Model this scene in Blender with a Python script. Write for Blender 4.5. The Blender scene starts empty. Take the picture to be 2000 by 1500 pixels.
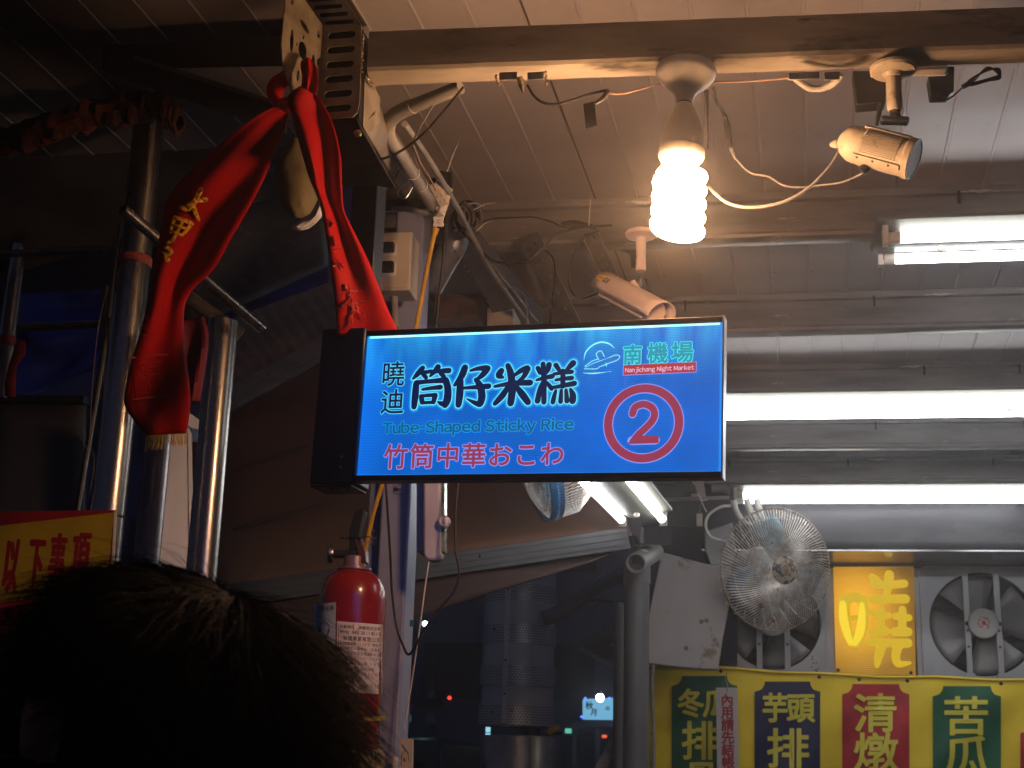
import bpy, bmesh, math, random
from mathutils import Vector, Matrix, noise
random.seed(7)
SC = bpy.context.scene
COL = SC.collection
PI = math.pi
# ------------------------------------------------------------------ camera
EYE = Vector((0, 0, 1.6)); YAW = math.radians(9.8); PIT = math.radians(15.4); ROLL = .030; FPX = 2800.0
_F = Vector((-math.sin(YAW)*math.cos(PIT), math.cos(YAW)*math.cos(PIT), math.sin(PIT)))
_R0 = Vector((math.cos(YAW), math.sin(YAW), 0)); _U0 = _R0.cross(_F)
_R = _R0*math.cos(ROLL) + _U0*math.sin(ROLL); _U = _U0*math.cos(ROLL) - _R0*math.sin(ROLL)
cam = bpy.data.cameras.new('camera'); camo = bpy.data.objects.new('camera', cam); COL.objects.link(camo)
cam.sensor_width = 36; cam.lens = FPX/2000*36; cam.clip_start = .05; cam.clip_end = 300
camo.matrix_world = Matrix.Translation(EYE) @ Matrix((_R, _U, -_F)).transposed().to_4x4()
cam.dof.use_dof = True; cam.dof.focus_distance = 2.4; cam.dof.aperture_fstop = 15
SC.camera = camo
# ------------------------------------------------------------------ world, exposure
world = bpy.data.worlds.new('World'); SC.world = world; world.use_nodes = True
_bg = world.node_tree.nodes['Background']; _bg.inputs[0].default_value = (.36, .42, .80, 1); _bg.inputs[1].default_value = .045
SC.view_settings.view_transform = 'Standard'; SC.view_settings.look = 'None'
SC.view_settings.exposure = .60; SC.view_settings.gamma = 1; SC.view_settings.use_curve_mapping = False
SC.cycles.use_denoising = True; SC.cycles.max_bounces = 6; SC.cycles.diffuse_bounces = 3; SC.cycles.glossy_bounces = 3
SC.cycles.sample_clamp_indirect = 4; SC.cycles.caustics_reflective = False; SC.cycles.caustics_refractive = False
BULB_W, TUBE_W, SIGN_W = 128.0, 11.5, .69

# ------------------------------------------------------------------ helpers
def ray(x, y): return _F + _R*((x-1000)/FPX) + _U*((750-y)/FPX)
def P(x, y, d):
    r = ray(x, y); return EYE + r*(d/r.y)
def PZ(x, y, z):
    r = ray(x, y); return EYE + r*((z-EYE.z)/r.z)
class Fr:
    """a frame: origin and three world axes"""
    def __init__(s, o, ux, uy=None, n=None):
        s.o = Vector(o); s.x = Vector(ux).normalized()
        if uy is None: uy = Vector(n).cross(s.x)
        s.z = s.x.cross(Vector(uy)).normalized(); s.y = s.z.cross(s.x)
    def p(s, u, v, w=0): return s.o + s.x*u + s.y*v + s.z*w
    def uv(s, px, py):
        r = ray(px, py); t = (s.o-EYE).dot(s.z)/r.dot(s.z); q = EYE + r*t - s.o
        return (q.dot(s.x), q.dot(s.y))
    def mat(s): return Matrix.Translation(s.o) @ Matrix((s.x, s.y, s.z)).transposed().to_4x4()
X, Y, Z = Vector((1,0,0)), Vector((0,1,0)), Vector((0,0,1))
def catmull(pts, n=6):
    pts = [Vector(p) for p in pts]; out = []
    for i in range(len(pts)-1):
        p0 = pts[max(i-1,0)]; p1 = pts[i]; p2 = pts[i+1]; p3 = pts[min(i+2,len(pts)-1)]
        for k in range(n):
            t = k/n
            out.append(.5*((2*p1)+(p2-p0)*t+(2*p0-5*p1+4*p2-p3)*t*t+(3*p1-p0-3*p2+p3)*t**3))
    out.append(pts[-1]); return out
class MB:
    def __init__(s): s.v = []; s.f = []
    def add(s, vs, fs):
        b = len(s.v); s.v += [Vector(q) for q in vs]; s.f += [[b+i for i in f] for f in fs]; return s
    def hexa(s, q):   # 0-3 one face, 4-7 the opposite
        return s.add(q, [(0,3,2,1),(4,5,6,7),(0,1,5,4),(1,2,6,5),(2,3,7,6),(3,0,4,7)])
    def box(s, fr, u0, u1, v0, v1, w0, w1):
        return s.hexa([fr.p(u0,v0,w0),fr.p(u1,v0,w0),fr.p(u1,v1,w0),fr.p(u0,v1,w0),fr.p(u0,v0,w1),fr.p(u1,v0,w1),fr.p(u1,v1,w1),fr.p(u0,v1,w1)])
    def bar(s, a, b, w, h, up=Z):
        a = Vector(a); b = Vector(b); d = (b-a).normalized(); sd = d.cross(up).normalized(); u = sd.cross(d)
        q = [c + sd*i*w/2 + u*j*h/2 for c in (a, b) for i, j in ((-1,-1),(1,-1),(1,1),(-1,1))]
        return s.hexa(q)
    def tube(s, path, r, n=8, caps=True):
        path = [Vector(p) for p in path]; m = len(path); rs = r if isinstance(r, (list, tuple)) else [r]*m
        t = (path[1]-path[0]).normalized(); a = t.orthogonal().normalized(); vs = []; fs = []
        for i in range(m):
            t = (path[min(i+1,m-1)]-path[max(i-1,0)]).normalized()
            a = (a - t*a.dot(t)).normalized(); b = t.cross(a)
            for k in range(n):
                th = 2*PI*k/n; vs.append(path[i]+(a*math.cos(th)+b*math.sin(th))*rs[i])
        for i in range(m-1):
            for k in range(n): fs.append((i*n+k, i*n+(k+1)%n, (i+1)*n+(k+1)%n, (i+1)*n+k))
        if caps: fs.append(list(range(n))[::-1]); fs.append([(m-1)*n+k for k in range(n)])
        return s.add(vs, fs)
    def lathe(s, prof, o, ax, n=24, caps=True):   # prof: (r, h) pairs along ax
        ax = Vector(ax).normalized(); a = ax.orthogonal().normalized(); b = ax.cross(a); vs = []; fs = []; o = Vector(o)
        for r, h in prof:
            for k in range(n):
                th = 2*PI*k/n; vs.append(o+ax*h+(a*math.cos(th)+b*math.sin(th))*max(r,1e-5))
        for i in range(len(prof)-1):
            for k in range(n): fs.append((i*n+k, i*n+(k+1)%n, (i+1)*n+(k+1)%n, (i+1)*n+k))
        if caps: fs.append(list(range(n))[::-1]); fs.append([(len(prof)-1)*n+k for k in range(n)])
        return s.add(vs, fs)
    def sphere(s, c, r, n=12, m=8, sc=(1,1,1)):
        vs = []; fs = []
        for i in range(m+1):
            ph = PI*i/m
            for k in range(n):
                th = 2*PI*k/n; vs.append(Vector(c)+Vector((math.sin(ph)*math.cos(th)*sc[0], math.sin(ph)*math.sin(th)*sc[1], math.cos(ph)*sc[2]))*r)
        for i in range(m):
            for k in range(n): fs.append((i*n+k, (i+1)*n+k, (i+1)*n+(k+1)%n, i*n+(k+1)%n))
        return s.add(vs, fs)
    def sheet(s, g):   # grid of points [rows][cols]
        nr = len(g); nc = len(g[0]); vs = [p for r in g for p in r]
        return s.add(vs, [(i*nc+j, i*nc+j+1, (i+1)*nc+j+1, (i+1)*nc+j) for i in range(nr-1) for j in range(nc-1)])
    def prism(s, pts, fr, w0, w1):
        n = len(pts); vs = [fr.p(u,v,w0) for u,v in pts]+[fr.p(u,v,w1) for u,v in pts]
        return s.add(vs, [list(range(n))[::-1], [n+i for i in range(n)]]+[(i,(i+1)%n,n+(i+1)%n,n+i) for i in range(n)])
    def plate(s, loops, fr, w0, w1):   # 2D loops, inner ones become holes
        c = bpy.data.curves.new('t', 'CURVE'); c.dimensions = '2D'; c.fill_mode = 'BOTH'; c.extrude = abs(w1-w0)/2
        for lp in loops:
            sp = c.splines.new('POLY'); sp.points.add(len(lp)-1); sp.use_cyclic_u = True
            for q, (u, v) in zip(sp.points, lp): q.co = (u, v, 0, 1)
        vs, fs, _ = _conv(c); return s.add([fr.p(q[0], q[1], (w0+w1)/2+q[2]) for q in vs], fs)
    def build(s, name, mat, parent=None, loc=None, frame=None, smooth=35, bevel=0, solid=0, kind=None, fix=True):
        me = bpy.data.meshes.new(name)
        base = Vector(loc) if loc is not None else (root_loc(parent) if parent else Vector())
        if frame: inv = frame.mat().inverted(); vs = [inv @ q for q in s.v]
        else: vs = [q-base for q in s.v]
        me.from_pydata([tuple(q) for q in vs], [], s.f)
        if fix:
            bm = bmesh.new(); bm.from_mesh(me); bmesh.ops.recalc_face_normals(bm, faces=bm.faces); bm.to_mesh(me); bm.free()
        if mat: me.materials.append(mat)
        if smooth: me.shade_smooth(); me.set_sharp_from_angle(angle=math.radians(smooth))
        o = bpy.data.objects.new(name, me); COL.objects.link(o)
        if parent:
            o.parent = parent
            if frame: o.matrix_basis = Matrix.Translation(-root_loc(parent)) @ frame.mat() if parent.type == 'EMPTY' else parent.matrix_basis.inverted() @ Matrix.Translation(-root_loc(parent)) @ frame.mat()
        elif frame: o.matrix_basis = frame.mat()
        else: o.location = base
        if solid: m = o.modifiers.new('solid', 'SOLIDIFY'); m.thickness = solid; m.offset = 0
        if bevel:
            m = o.modifiers.new('bevel', 'BEVEL'); m.width = bevel; m.segments = 2; m.limit_method = 'ANGLE'; m.angle_limit = math.radians(40); m.harden_normals = False
        if kind: o['kind'] = kind
        return o
def root_loc(o):
    while o.parent: o = o.parent
    return o.location.copy()
def _conv(cu):
    ob = bpy.data.objects.new('t', cu); COL.objects.link(ob)
    dg = bpy.context.evaluated_depsgraph_get(); dg.update(); me = bpy.data.meshes.new_from_object(ob.evaluated_get(dg))
    vs = [tuple(v.co) for v in me.vertices]; fs = [list(p.vertices) for p in me.polygons]; cnt = {}
    for f in fs:
        for i in range(len(f)):
            k = tuple(sorted((f[i], f[(i+1) % len(f)]))); cnt[k] = cnt.get(k, 0)+1
    bpy.data.objects.remove(ob); bpy.data.meshes.remove(me)
    if isinstance(cu, bpy.types.TextCurve): pass
    bpy.data.curves.remove(cu)
    return vs, fs, [k for k, c in cnt.items() if c == 1]
_gc = {}
def glyph(t):
    if t not in _gc:
        c = bpy.data.curves.new('t', 'FONT'); c.body = t; c.resolution_u = 3; c.fill_mode = 'FRONT'; _gc[t] = _conv(c)
    return _gc[t]
class Pen:
    """flat print: polygons in plane units"""
    def __init__(s): s.v = []; s.f = []
    def poly(s, pts, w=None):
        w = random.random()*1e-4 if w is None else w
        b = len(s.v); s.v += [(u, v, w) for u, v in pts]; s.f.append(list(range(b, b+len(pts)))); return s
    def cap(s, a, b, r, r2=None, n=4):
        r2 = r if r2 is None else r2
        ang = math.atan2(b[1]-a[1], b[0]-a[0])
        return s.poly([(a[0]+r*math.cos(ang+PI/2+PI*k/n), a[1]+r*math.sin(ang+PI/2+PI*k/n)) for k in range(n+1)]+[(b[0]+r2*math.cos(ang-PI/2+PI*k/n), b[1]+r2*math.sin(ang-PI/2+PI*k/n)) for k in range(n+1)])
    def stroke(s, pts, r, n=6):
        rs = r if isinstance(r, (list, tuple)) else [r]*len(pts)
        q = catmull([(p[0], p[1], rr) for p, rr in zip(pts, rs)], n) if len(pts) > 2 else [Vector((p[0], p[1], rr)) for p, rr in zip(pts, rs)]
        for a, b in zip(q, q[1:]): s.cap((a[0],a[1]), (b[0],b[1]), a[2], b[2])
        return s
    def lines(s, pts, r):
        for a, b in zip(pts, pts[1:]): s.cap(a, b, r)
        return s
    def text(s, t, u, v, size, bold=0, w=None, sx=1, em=True, shear=0):
        """u,v = lower left of the em box; w = fit to this width"""
        vs, fs, ed = glyph(t)
        if not vs: return s
        if not em:
            x0 = min(q[0] for q in vs); x1 = max(q[0] for q in vs); k = w/(x1-x0) if w else size*sx; off = -x0
            M = lambda q: (u+(q[0]+off)*k+shear*q[1]*size, v+q[1]*size)
        else: M = lambda q: (u+q[0]*size*sx+shear*q[1]*size, v+(q[1]+.12)*size)
        b = len(s.v); s.v += [(*M(q), 0) for q in vs]; s.f += [[b+i for i in f] for f in fs]
        if bold:
            for i, j in ed: s.cap(M(vs[i]), M(vs[j]), bold, n=3)
        return s
    def latin(s, t, u, v, w, size, bold=0, shear=0):
        """sans lettering: each letter from its full-width form, spaced by its own width, fitted to w"""
        xs = []; x = 0
        for c in t:
            if c == ' ': x += .30; continue
            g = glyph(chr(ord(c)+0xFEE0))
            if c == '-': g = ([(q[0]*.45, q[1], 0) for q in g[0]], g[1], g[2])
            x0 = min(q[0] for q in g[0]); x1 = max(q[0] for q in g[0]); xs.append((g, x, x0)); x += x1-x0+.085
        k = w/(x-.085)
        for (vs, fs, ed), x, x0 in xs:
            M = lambda q: (u+(q[0]-x0+x)*k+shear*q[1]*size, v+q[1]*size)
            b = len(s.v); s.v += [(*M(q), 0) for q in vs]; s.f += [[b+i for i in f] for f in fs]
            if bold:
                for i, j in ed: s.cap(M(vs[i]), M(vs[j]), bold, n=3)
        return s
    def to(s, fn, name, mat, parent, **k):
        mb = MB(); mb.v = [Vector(fn(*q)) for q in s.v]; mb.f = s.f
        return mb.build(name, mat, parent, smooth=0, fix=False, **k)
def thing(name, label, cat, loc, group=None):
    o = bpy.data.objects.new(name, None); COL.objects.link(o); o.location = loc; o.empty_display_size = .05
    o['label'] = label; o['category'] = cat
    if group: o['group'] = group
    return o
def tag(o, label, cat, group=None):
    o['label'] = label; o['category'] = cat
    if group: o['group'] = group
    return o
def cable(px, r, mat, label, name='cable', cat='cable', n=6, group=None, sides=6):
    """px: (x, y, depth) control points, r radius"""
    path = catmull([P(*q) for q in px], n); mb = MB().tube(path, r, sides)
    return tag(mb.build(name, mat, None, loc=path[0]), label, cat, group)
# ------------------------------------------------------------------ materials
def nt(name):
    m = bpy.data.materials.new(name); m.use_nodes = True; t = m.node_tree; return m, t, t.nodes['Principled BSDF']
def mat(name, c, rough=.6, metal=0, c2=None, sc=6, lo=.42, hi=.62, bump=0, bsc=60, spec=.35, sub=0, c3=None, stretch=None, coat=0, alpha=1, speck=None):
    m, t, b = nt(name); N = t.nodes; L = t.links
    b.inputs['Roughness'].default_value = rough; b.inputs['Metallic'].default_value = metal; b.inputs['Specular IOR Level'].default_value = spec
    b.inputs['Base Color'].default_value = (*c, 1); b.inputs['Coat Weight'].default_value = coat; b.inputs['Alpha'].default_value = alpha
    tc = N.new('ShaderNodeTexCoord'); mp = N.new('ShaderNodeMapping'); L.new(tc.outputs['Object'], mp.inputs[0])
    if stretch: mp.inputs['Scale'].default_value = stretch
    def nz(scale, detail=5, rough_=.6):
        n = N.new('ShaderNodeTexNoise'); n.inputs['Scale'].default_value = scale; n.inputs['Detail'].default_value = detail; n.inputs['Roughness'].default_value = rough_
        L.new(mp.outputs[0], n.inputs['Vector']); return n
    def ramp(src, lo, hi):
        r = N.new('ShaderNodeMapRange'); r.inputs[1].default_value = lo; r.inputs[2].default_value = hi; L.new(src, r.inputs[0]); return r.outputs[0]
    out = None
    if c2:
        mx = N.new('ShaderNodeMix'); mx.data_type = 'RGBA'; mx.inputs[6].default_value = (*c, 1); mx.inputs[7].default_value = (*c2, 1)
        L.new(ramp(nz(sc).outputs[0], lo, hi), mx.inputs[0]); out = mx.outputs[2]
        rr = N.new('ShaderNodeMapRange'); rr.inputs[3].default_value = max(rough-.08, .03); rr.inputs[4].default_value = min(rough+.15, 1)
        L.new(nz(sc*2.3).outputs[0], rr.inputs[0]); L.new(rr.outputs[0], b.inputs['Roughness'])
    if c3:   # small specks / scratches
        m2 = N.new('ShaderNodeMix'); m2.data_type = 'RGBA'; m2.inputs[7].default_value = (*c3, 1)
        if out: L.new(out, m2.inputs[6])
        else: m2.inputs[6].default_value = (*c, 1)
        lo3, hi3, s3 = speck or (.64, .70, sc*7)
        L.new(ramp(nz(s3, 4, .7).outputs[0], lo3, hi3), m2.inputs[0]); out = m2.outputs[2]
    if out: L.new(out, b.inputs['Base Color'])
    if bump:
        bp = N.new('ShaderNodeBump'); bp.inputs['Strength'].default_value = bump; bp.inputs['Distance'].default_value = .004
        L.new(nz(bsc).outputs[0], bp.inputs['Height']); L.new(bp.outputs[0], b.inputs['Normal'])
    return m
def glow(name, c, s):
    if s < 2: s *= .67      # printed and back-lit surfaces, matched to the exposure
    m = bpy.data.materials.new(name); m.use_nodes = True; t = m.node_tree; t.nodes.clear()
    e = t.nodes.new('ShaderNodeEmission'); e.inputs[0].default_value = (*c, 1); e.inputs[1].default_value = s
    o = t.nodes.new('ShaderNodeOutputMaterial'); t.links.new(e.outputs[0], o.inputs[0]); return m
CEIL = mat('ceiling_paint', (.42,.385,.375), .42, 0, (.31,.28,.275), 2.2, .35, .75, .12, 30, c3=(.2,.17,.15), speck=(.68,.74,9))
CEIL_SHADE = mat('shaded_ceiling_paint', (.16,.14,.15), .5, 0, (.10,.09,.095), 2.2, .35, .75, .12, 30)  # darker copy of the ceiling paint: shade on the left planks, put into colour
GROOVE = mat('ceiling_groove', (.16,.14,.13), .8)
PURL = mat('purlin_paint', (.23,.215,.215), .38, .15, (.12,.11,.108), 5, .4, .7, .25, 40, c3=(.42,.40,.38), stretch=(.5,1,2.5), speck=(.63,.70,16))
BEAM = mat('beam_paint', (.40,.35,.29), .42, .15, (.17,.14,.11), 6, .38, .62, .3, 25, c3=(.06,.048,.04), stretch=(.35,1,1.5), speck=(.57,.68,13))
WELD = mat('weld_metal', (.36,.30,.22), .35, .8, (.12,.09,.06), 90, .4, .6, .8, 160)
GALV = mat('galvanised_steel', (.30,.29,.28), .42, .75, (.17,.16,.155), 14, .38, .62, .2, 70, c3=(.12,.08,.05))
GALVD = mat('dull_bracket_steel', (.42,.36,.26), .40, .75, (.22,.18,.13), 16, .35, .65, .25, 60, c3=(.10,.07,.05))
PVCG = mat('grey_conduit', (.30,.285,.26), .45, 0, (.20,.185,.17), 8, .4, .7, .06, 40)
BLK = mat('black_plastic', (.012,.012,.013), .45)
BLKP = mat('black_powder_coat', (.010,.010,.013), .38, .2, (.02,.02,.024), 30)
RUB = mat('black_rubber', (.015,.014,.014), .55)
COVE = mat('cream_enamel', (.135,.135,.108), .4, 0, (.115,.115,.09), 4, .4, .7)
WHT = mat('white_plastic', (.66,.63,.60), .38, 0, (.56,.52,.47), 7, .45, .75)
IVORY = mat('ivory_plastic', (.55,.49,.40), .5, 0, (.40,.34,.27), 10, .45, .75, .05, 40, c3=(.14,.10,.07), speck=(.70,.74,60))
PORC = mat('white_porcelain', (.62,.59,.54), .25, 0, (.50,.47,.42), 14, .5, .8, 0, 40)
STEEL = mat('stainless_steel', (.36,.345,.33), .24, 1, (.22,.205,.19), 3, .4, .7, .05, 25, stretch=(6,6,.4), c3=(.16,.14,.13), speck=(.64,.70,5))
DARKM = mat('dark_painted_steel', (.030,.030,.034), .5, .3, (.018,.017,.018), 8)
BRASS = mat('brass', (.55,.38,.12), .3, 1)
FIREC = glow('lamp_amber', (1,.52,.14), 3.0)
CFL = glow('compact_lamp_glass', (1,.53,.255), BULB_W)
TUBEM = glow('fluorescent_glass', (.95,.96,.97), TUBE_W)
YCORD = mat('yellow_cord_rubber', (.62,.36,.03), .45, 0, (.48,.26,.02), 20)
GCORD = mat('grey_cable', (.15,.14,.13), .55)
BCORD = mat('brown_flex', (.34,.22,.15), .5)
RED = mat('red_satin', (.42,.003,.006), .65, 0, (.32,.003,.005), 5, .3, .7, .10, 260, spec=.12)
def _cloth(m, c, k):
    T = m.node_tree; b = T.nodes['Principled BSDF']; tr = T.nodes.new('ShaderNodeBsdfTranslucent'); tr.inputs[0].default_value = (*c, 1)
    mx = T.nodes.new('ShaderNodeMixShader'); mx.inputs[0].default_value = k; T.links.new(b.outputs[0], mx.inputs[1]); T.links.new(tr.outputs[0], mx.inputs[2]); T.links.new(mx.outputs[0], T.nodes['Material Output'].inputs[0])
_cloth(RED, (.50,.003,.005), .34)
REDD = mat('red_satin_print', (.34,.004,.010), .6)
GOLDP = mat('gold_print', (.75,.46,.03), .45); _cloth(GOLDP, (.9,.5,.03), .5); _cloth(REDD, (.3,.01,.02), .3)
# ================================================================== ground, ceiling, roof beams
g = MB().sheet([[Vector((x, y, 0)) for x in (-60, -6, 6, 60)] for y in (-30, 2, 12, 120)])
g.build('ground', mat('wet_asphalt', (.045,.044,.045), .45, 0, (.03,.03,.03), 3, bump=.3, bsc=40), None, kind='structure')
ZC = 1.6+1.35
cr = bpy.data.objects.new('ceiling', None); COL.objects.link(cr); cr['kind'] = 'structure'; cr.location = (0, 2.0, ZC)
# every plank of the ceiling is a part; one mesh, ribbed along its seam
pw = .100
def plank_mesh(y0, y1, dark):
    mb = MB(); prof = [(0,-.0022),(.0028,-.0022),(.0044,0),(pw*.33,.0001),(pw*.66,.0001),(pw-.0044,0),(pw-.0028,-.0022),(pw,-.0022)]
    if dark: prof = [(.0030,.012),(.0035,0)]+prof[3:]
    mb.sheet([[Vector((x-pw/2, yy, h)) for x, h in prof] for yy in (y0, y1)])
    me = mb.build('ceiling_panel', CEIL, None, smooth=0, fix=False)
    m = me.data; bpy.data.objects.remove(me); return m
pm = plank_mesh(-.6, 4.7, False); pml = plank_mesh(-.6, .82, False); pml.materials[0] = CEIL_SHADE; pmd = plank_mesh(-.6, 4.7, True)
TH = math.radians(-2.3)
bk = MB().sheet([[Vector((x, y, ZC+.012)) for x in (-.93, 4.2)] for y in (1.3, 6.75)]).sheet([[Vector((x, y, ZC+.012)) for x in (-3.3, -.93)] for y in (1.3, 2.8)]); bk.build('panel_backing', GROOVE, cr)
for i in range(-27, 36):
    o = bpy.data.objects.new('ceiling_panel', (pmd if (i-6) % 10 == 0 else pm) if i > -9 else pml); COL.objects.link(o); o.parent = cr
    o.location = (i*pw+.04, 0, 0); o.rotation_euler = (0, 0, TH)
    # keep the seam lines meeting the fixed back edge
# C-purlins with a rolled lip at the top and a rounded lower flange
def purlin(d, label, x0=-.95, x1=4.1, z0=ZC-.104):
    t = thing('roof_purlin', label, 'roof beam', (x0, d, z0), 'steel purlins under the stall ceiling')
    prof = [(0,.0),(0,.083),(-.004,.086),(-.004,.089),(-.016,.0895),(-.017,.103),(.012,.103),(.012,.012),(.05,.012),(.05,.0),(.046,-.006),(.004,-.006),(-.004,-.003),(-.006,.004),(-.004,.010),(0,.012)]
    prof = [(0,.012),(0,.083),(-.012,.086),(-.014,.103),(.05,.103),(.05,-.004),(.046,-.007),(.0,-.007),(-.006,-.004),(-.008,.003),(-.005,.010)]
    mb = MB(); n = 24; g = []
    for i in range(n+1):
        x = x0+(x1-x0)*i/n; g.append([Vector((x, d+a+.0012*noise.noise(Vector((x*3,d,a*90))), z0+b+.0015*noise.noise(Vector((x*2,d*3,b*60))))) for a, b in prof+[prof[0]]])
    mb.sheet(g); mb.build('channel', PURL, t)
    # seam clips hanging over the lip
    for k in range(9):
        x = x0+.35+k*.52+random.uniform(-.12,.12)
        c = MB().box(Fr((x, d-.0155, z0), X, Z), 0, .006, .058, .088, -.002, .004); c.build('clip', DARKM, t)
    return t
for d, lb in ((3.2,'front roof purlin behind the glowing spiral bulb'),(3.93,'second roof purlin from the front, just below the upper tube light'),(4.65,'third roof purlin, carrying the middle tube light'),(5.40,'fourth roof purlin, between middle and lower tube lights'),(6.05,'rearmost roof purlin, carrying the lower tube light')):
    purlin(d, lb)
# main front beam: rectangular tube with weld scars
ZB = 1.6+1.045
bl = P(716, 150, 2.0); t = thing('front_beam', 'thick weathered steel beam across the top holding bulb and camera', 'beam', (bl.x, 2.0, ZB))
b0 = P(716,140,1.985); b1 = P(2060,92,2.07); z0, z1 = b0.z, b1.z
mb = MB(); n = 80; g = []
for i in range(n+1):
    k = i/n; x = b0.x+(b1.x-b0.x)*k*2; yy = b0.y+(b1.y-b0.y)*k*2; zz = z0+(z1-z0)*k*2
    prof = [(0,.008),(0,.064),(.003,.072),(.008,.075),(.046,.075),(.05,.07),(.05,.004),(.047,0),(.008,0),(.003,.002)]
    g.append([Vector((x, yy+a+.0008*noise.noise(Vector((x*14,b*30,a*40))), zz+b+.0009*noise.noise(Vector((x*11,b*40,2))))) for a, b in prof+[prof[0]]])
mb.sheet(g); mb.build('tube', BEAM, t)
def weld(path, r, par, name='weld_bead', m=WELD, step=.004):
    mb = MB()
    for a, b in zip(path, path[1:]):
        n = max(2, int((b-a).length/step))
        for i in range(n):
            mb.sphere(a.lerp(b, (i+random.random()*.6)/n)+Vector((random.uniform(-1,1),random.uniform(-1,1),random.uniform(-1,1)))*r*.3, r*random.uniform(.7,1.25), 6, 4)
    return mb.build(name, m, par)
weld([P(710,52,1.984), P(708,95,1.984), P(708,142,1.984)], .0022, t)
weld([P(714,150,1.984), P(733,174,2.03)], .0026, t)
weld([P(968,146,1.988), P(975,168,2.0)], .0026, t); weld([P(1066,142,1.988), P(1068,168,2.0)], .0026, t)
mb = MB().tube([P(1014,150,1.985), P(1018,165,1.99), P(1022,181,1.992)], [.005,.0055,.002], 6); mb.build('weld_stub', WELD, t)
pf = Fr(P(1000,150,1.984), X, Z); mb = MB()
for a, b in ((1540,1600),(975,1010),(1030,1062),(1610,1640)):
    u0, v0 = pf.uv(a, 152); u1, v1 = pf.uv(b, 140); mb.box(pf, u0, u1, v0-.004, v1, -.002, .0012)
mb.build('patch_plate', GALV, t, bevel=.001)
# far end cross wall of the shack: dark back wall
wl = P(1262, 1500, 6.66)
t = thing('rear_wall', 'dark sooty rear wall of the stall behind banner and extractors', 'wall', (wl.x, 6.68, 0))
MB().hexa([Vector(q) for q in ((wl.x,6.68,0),(4.4,6.68,0),(4.4,6.68,ZC),(wl.x,6.68,ZC),(wl.x,6.76,0),(4.4,6.76,0),(4.4,6.76,ZC),(wl.x,6.76,ZC))]).build('wall_sheet', mat('soot_wall', (.07,.07,.075), .6, 0, (.035,.035,.04), 3), t)
# bulkhead: peeling panel above the extractors and its glossy underside
bx0 = P(1370,1050,6.2).x
t = thing('bulkhead', 'grey bulkhead with peeling paint and glossy underside above the extractor fans', 'bulkhead', (bx0, 6.2, 2.55))
BH = mat('peeling_grey_paint', (.034,.035,.042), .45, 0, (.022,.023,.028), 1.6, .35, .7, .15, 8, c3=(.040,.041,.047), speck=(.56,.575,1.7), stretch=(.6,1,1.6))
GLS = mat('glossy_soffit', (.20,.20,.21), .12, .85, (.14,.14,.15), 6, .4, .7, .03, 20)
zs = P(1700,1108,6.66).z; zf = zs
mb = MB(); g = [[Vector((bx0+(4.4-bx0)*i/20, 6.2+.012*noise.noise(Vector((i*.4,j*.5,3))), zf+(ZC-.11-zf)*j/6)) for i in range(21)] for j in range(7)]
mb.sheet(g); mb.build('panel', BH, t, solid=.01)
MB().hexa([Vector(q) for q in ((bx0,6.19,zs),(4.4,6.19,zs),(4.4,6.67,zs),(bx0,6.67,zs),(bx0,6.19,zs+.006),(4.4,6.19,zs+.006),(4.4,6.67,zs+.006),(bx0,6.67,zs+.006))]).build('soffit', GLS, t)
# ================================================================== tube lights
def tube_light(fr, L, label, group='twin tube ceiling lights', gap=.136, w=.19):
    """fr: origin at left end on the mounting plane, x along the lamp, y towards the far side, z down"""
    t = thing('tube_light', label, 'ceiling light', fr.o, group)
    mb = MB(); sec = [(-w/2,0),(-w/2,.008),(-.040,.038),(.040,.038),(w/2,.008),(w/2,0)]
    n = len(sec); vs = [fr.p(0,a,b) for a,b in sec]+[fr.p(L,a,b) for a,b in sec]
    mb.add(vs, [list(range(n))[::-1], [n+i for i in range(n)]]+[(i,(i+1)%n,n+(i+1)%n,n+i) for i in range(n)])
    mb.build('housing', COVE, t, bevel=.0015)
    for s in (-1, 1):
        y = s*gap/2; z = .044
        tb = MB().tube([fr.p(.052,y,z), fr.p(L-.052,y,z)], .0118, 16, True).build('tube', TUBEM, t)
        for a, b, c in ((.028,.053,'l'),(L-.053,L-.028,'r')):
            MB().tube([fr.p(a,y,z), fr.p(b,y,z)], .0142, 16).build('tube_cap', WHT, tb)
        for a in (.014, L-.028):
            MB().box(fr, a, a+.013, y-.012, y+.012, .012, .062).build('lamp_holder', WHT, t, bevel=.002)
    for a in (.15, L-.15):
        MB().lathe([(.004,.040),(.010,.043),(.010,.050),(.006,.055),(.001,.056)], fr.p(a,0,0), fr.z, 12).build('screw_cap', IVORY, t)
    mb = MB()
    for v in (-.04,-.015,.02): mb.tube([fr.p(-.0006,v,.006), fr.p(.001,v,.006)], .002, 6)
    mb.build('knockout', BLK, t)
    return t
def light_at(px, py, d, L, label):
    o = P(px, py, d); return tube_light(Fr(o, X, -Y), L, label)
light_at(1705, 452, 3.2, 1.25, 'upper right tube light, two tubes, its pinkish left end cap visible')
light_at(1300, 780, 4.66, 1.25, 'middle tube light running out from behind the blue sign')
light_at(1427, 952, 6.02, 1.25, 'lower tube light right above the rusty wall fan')
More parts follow.
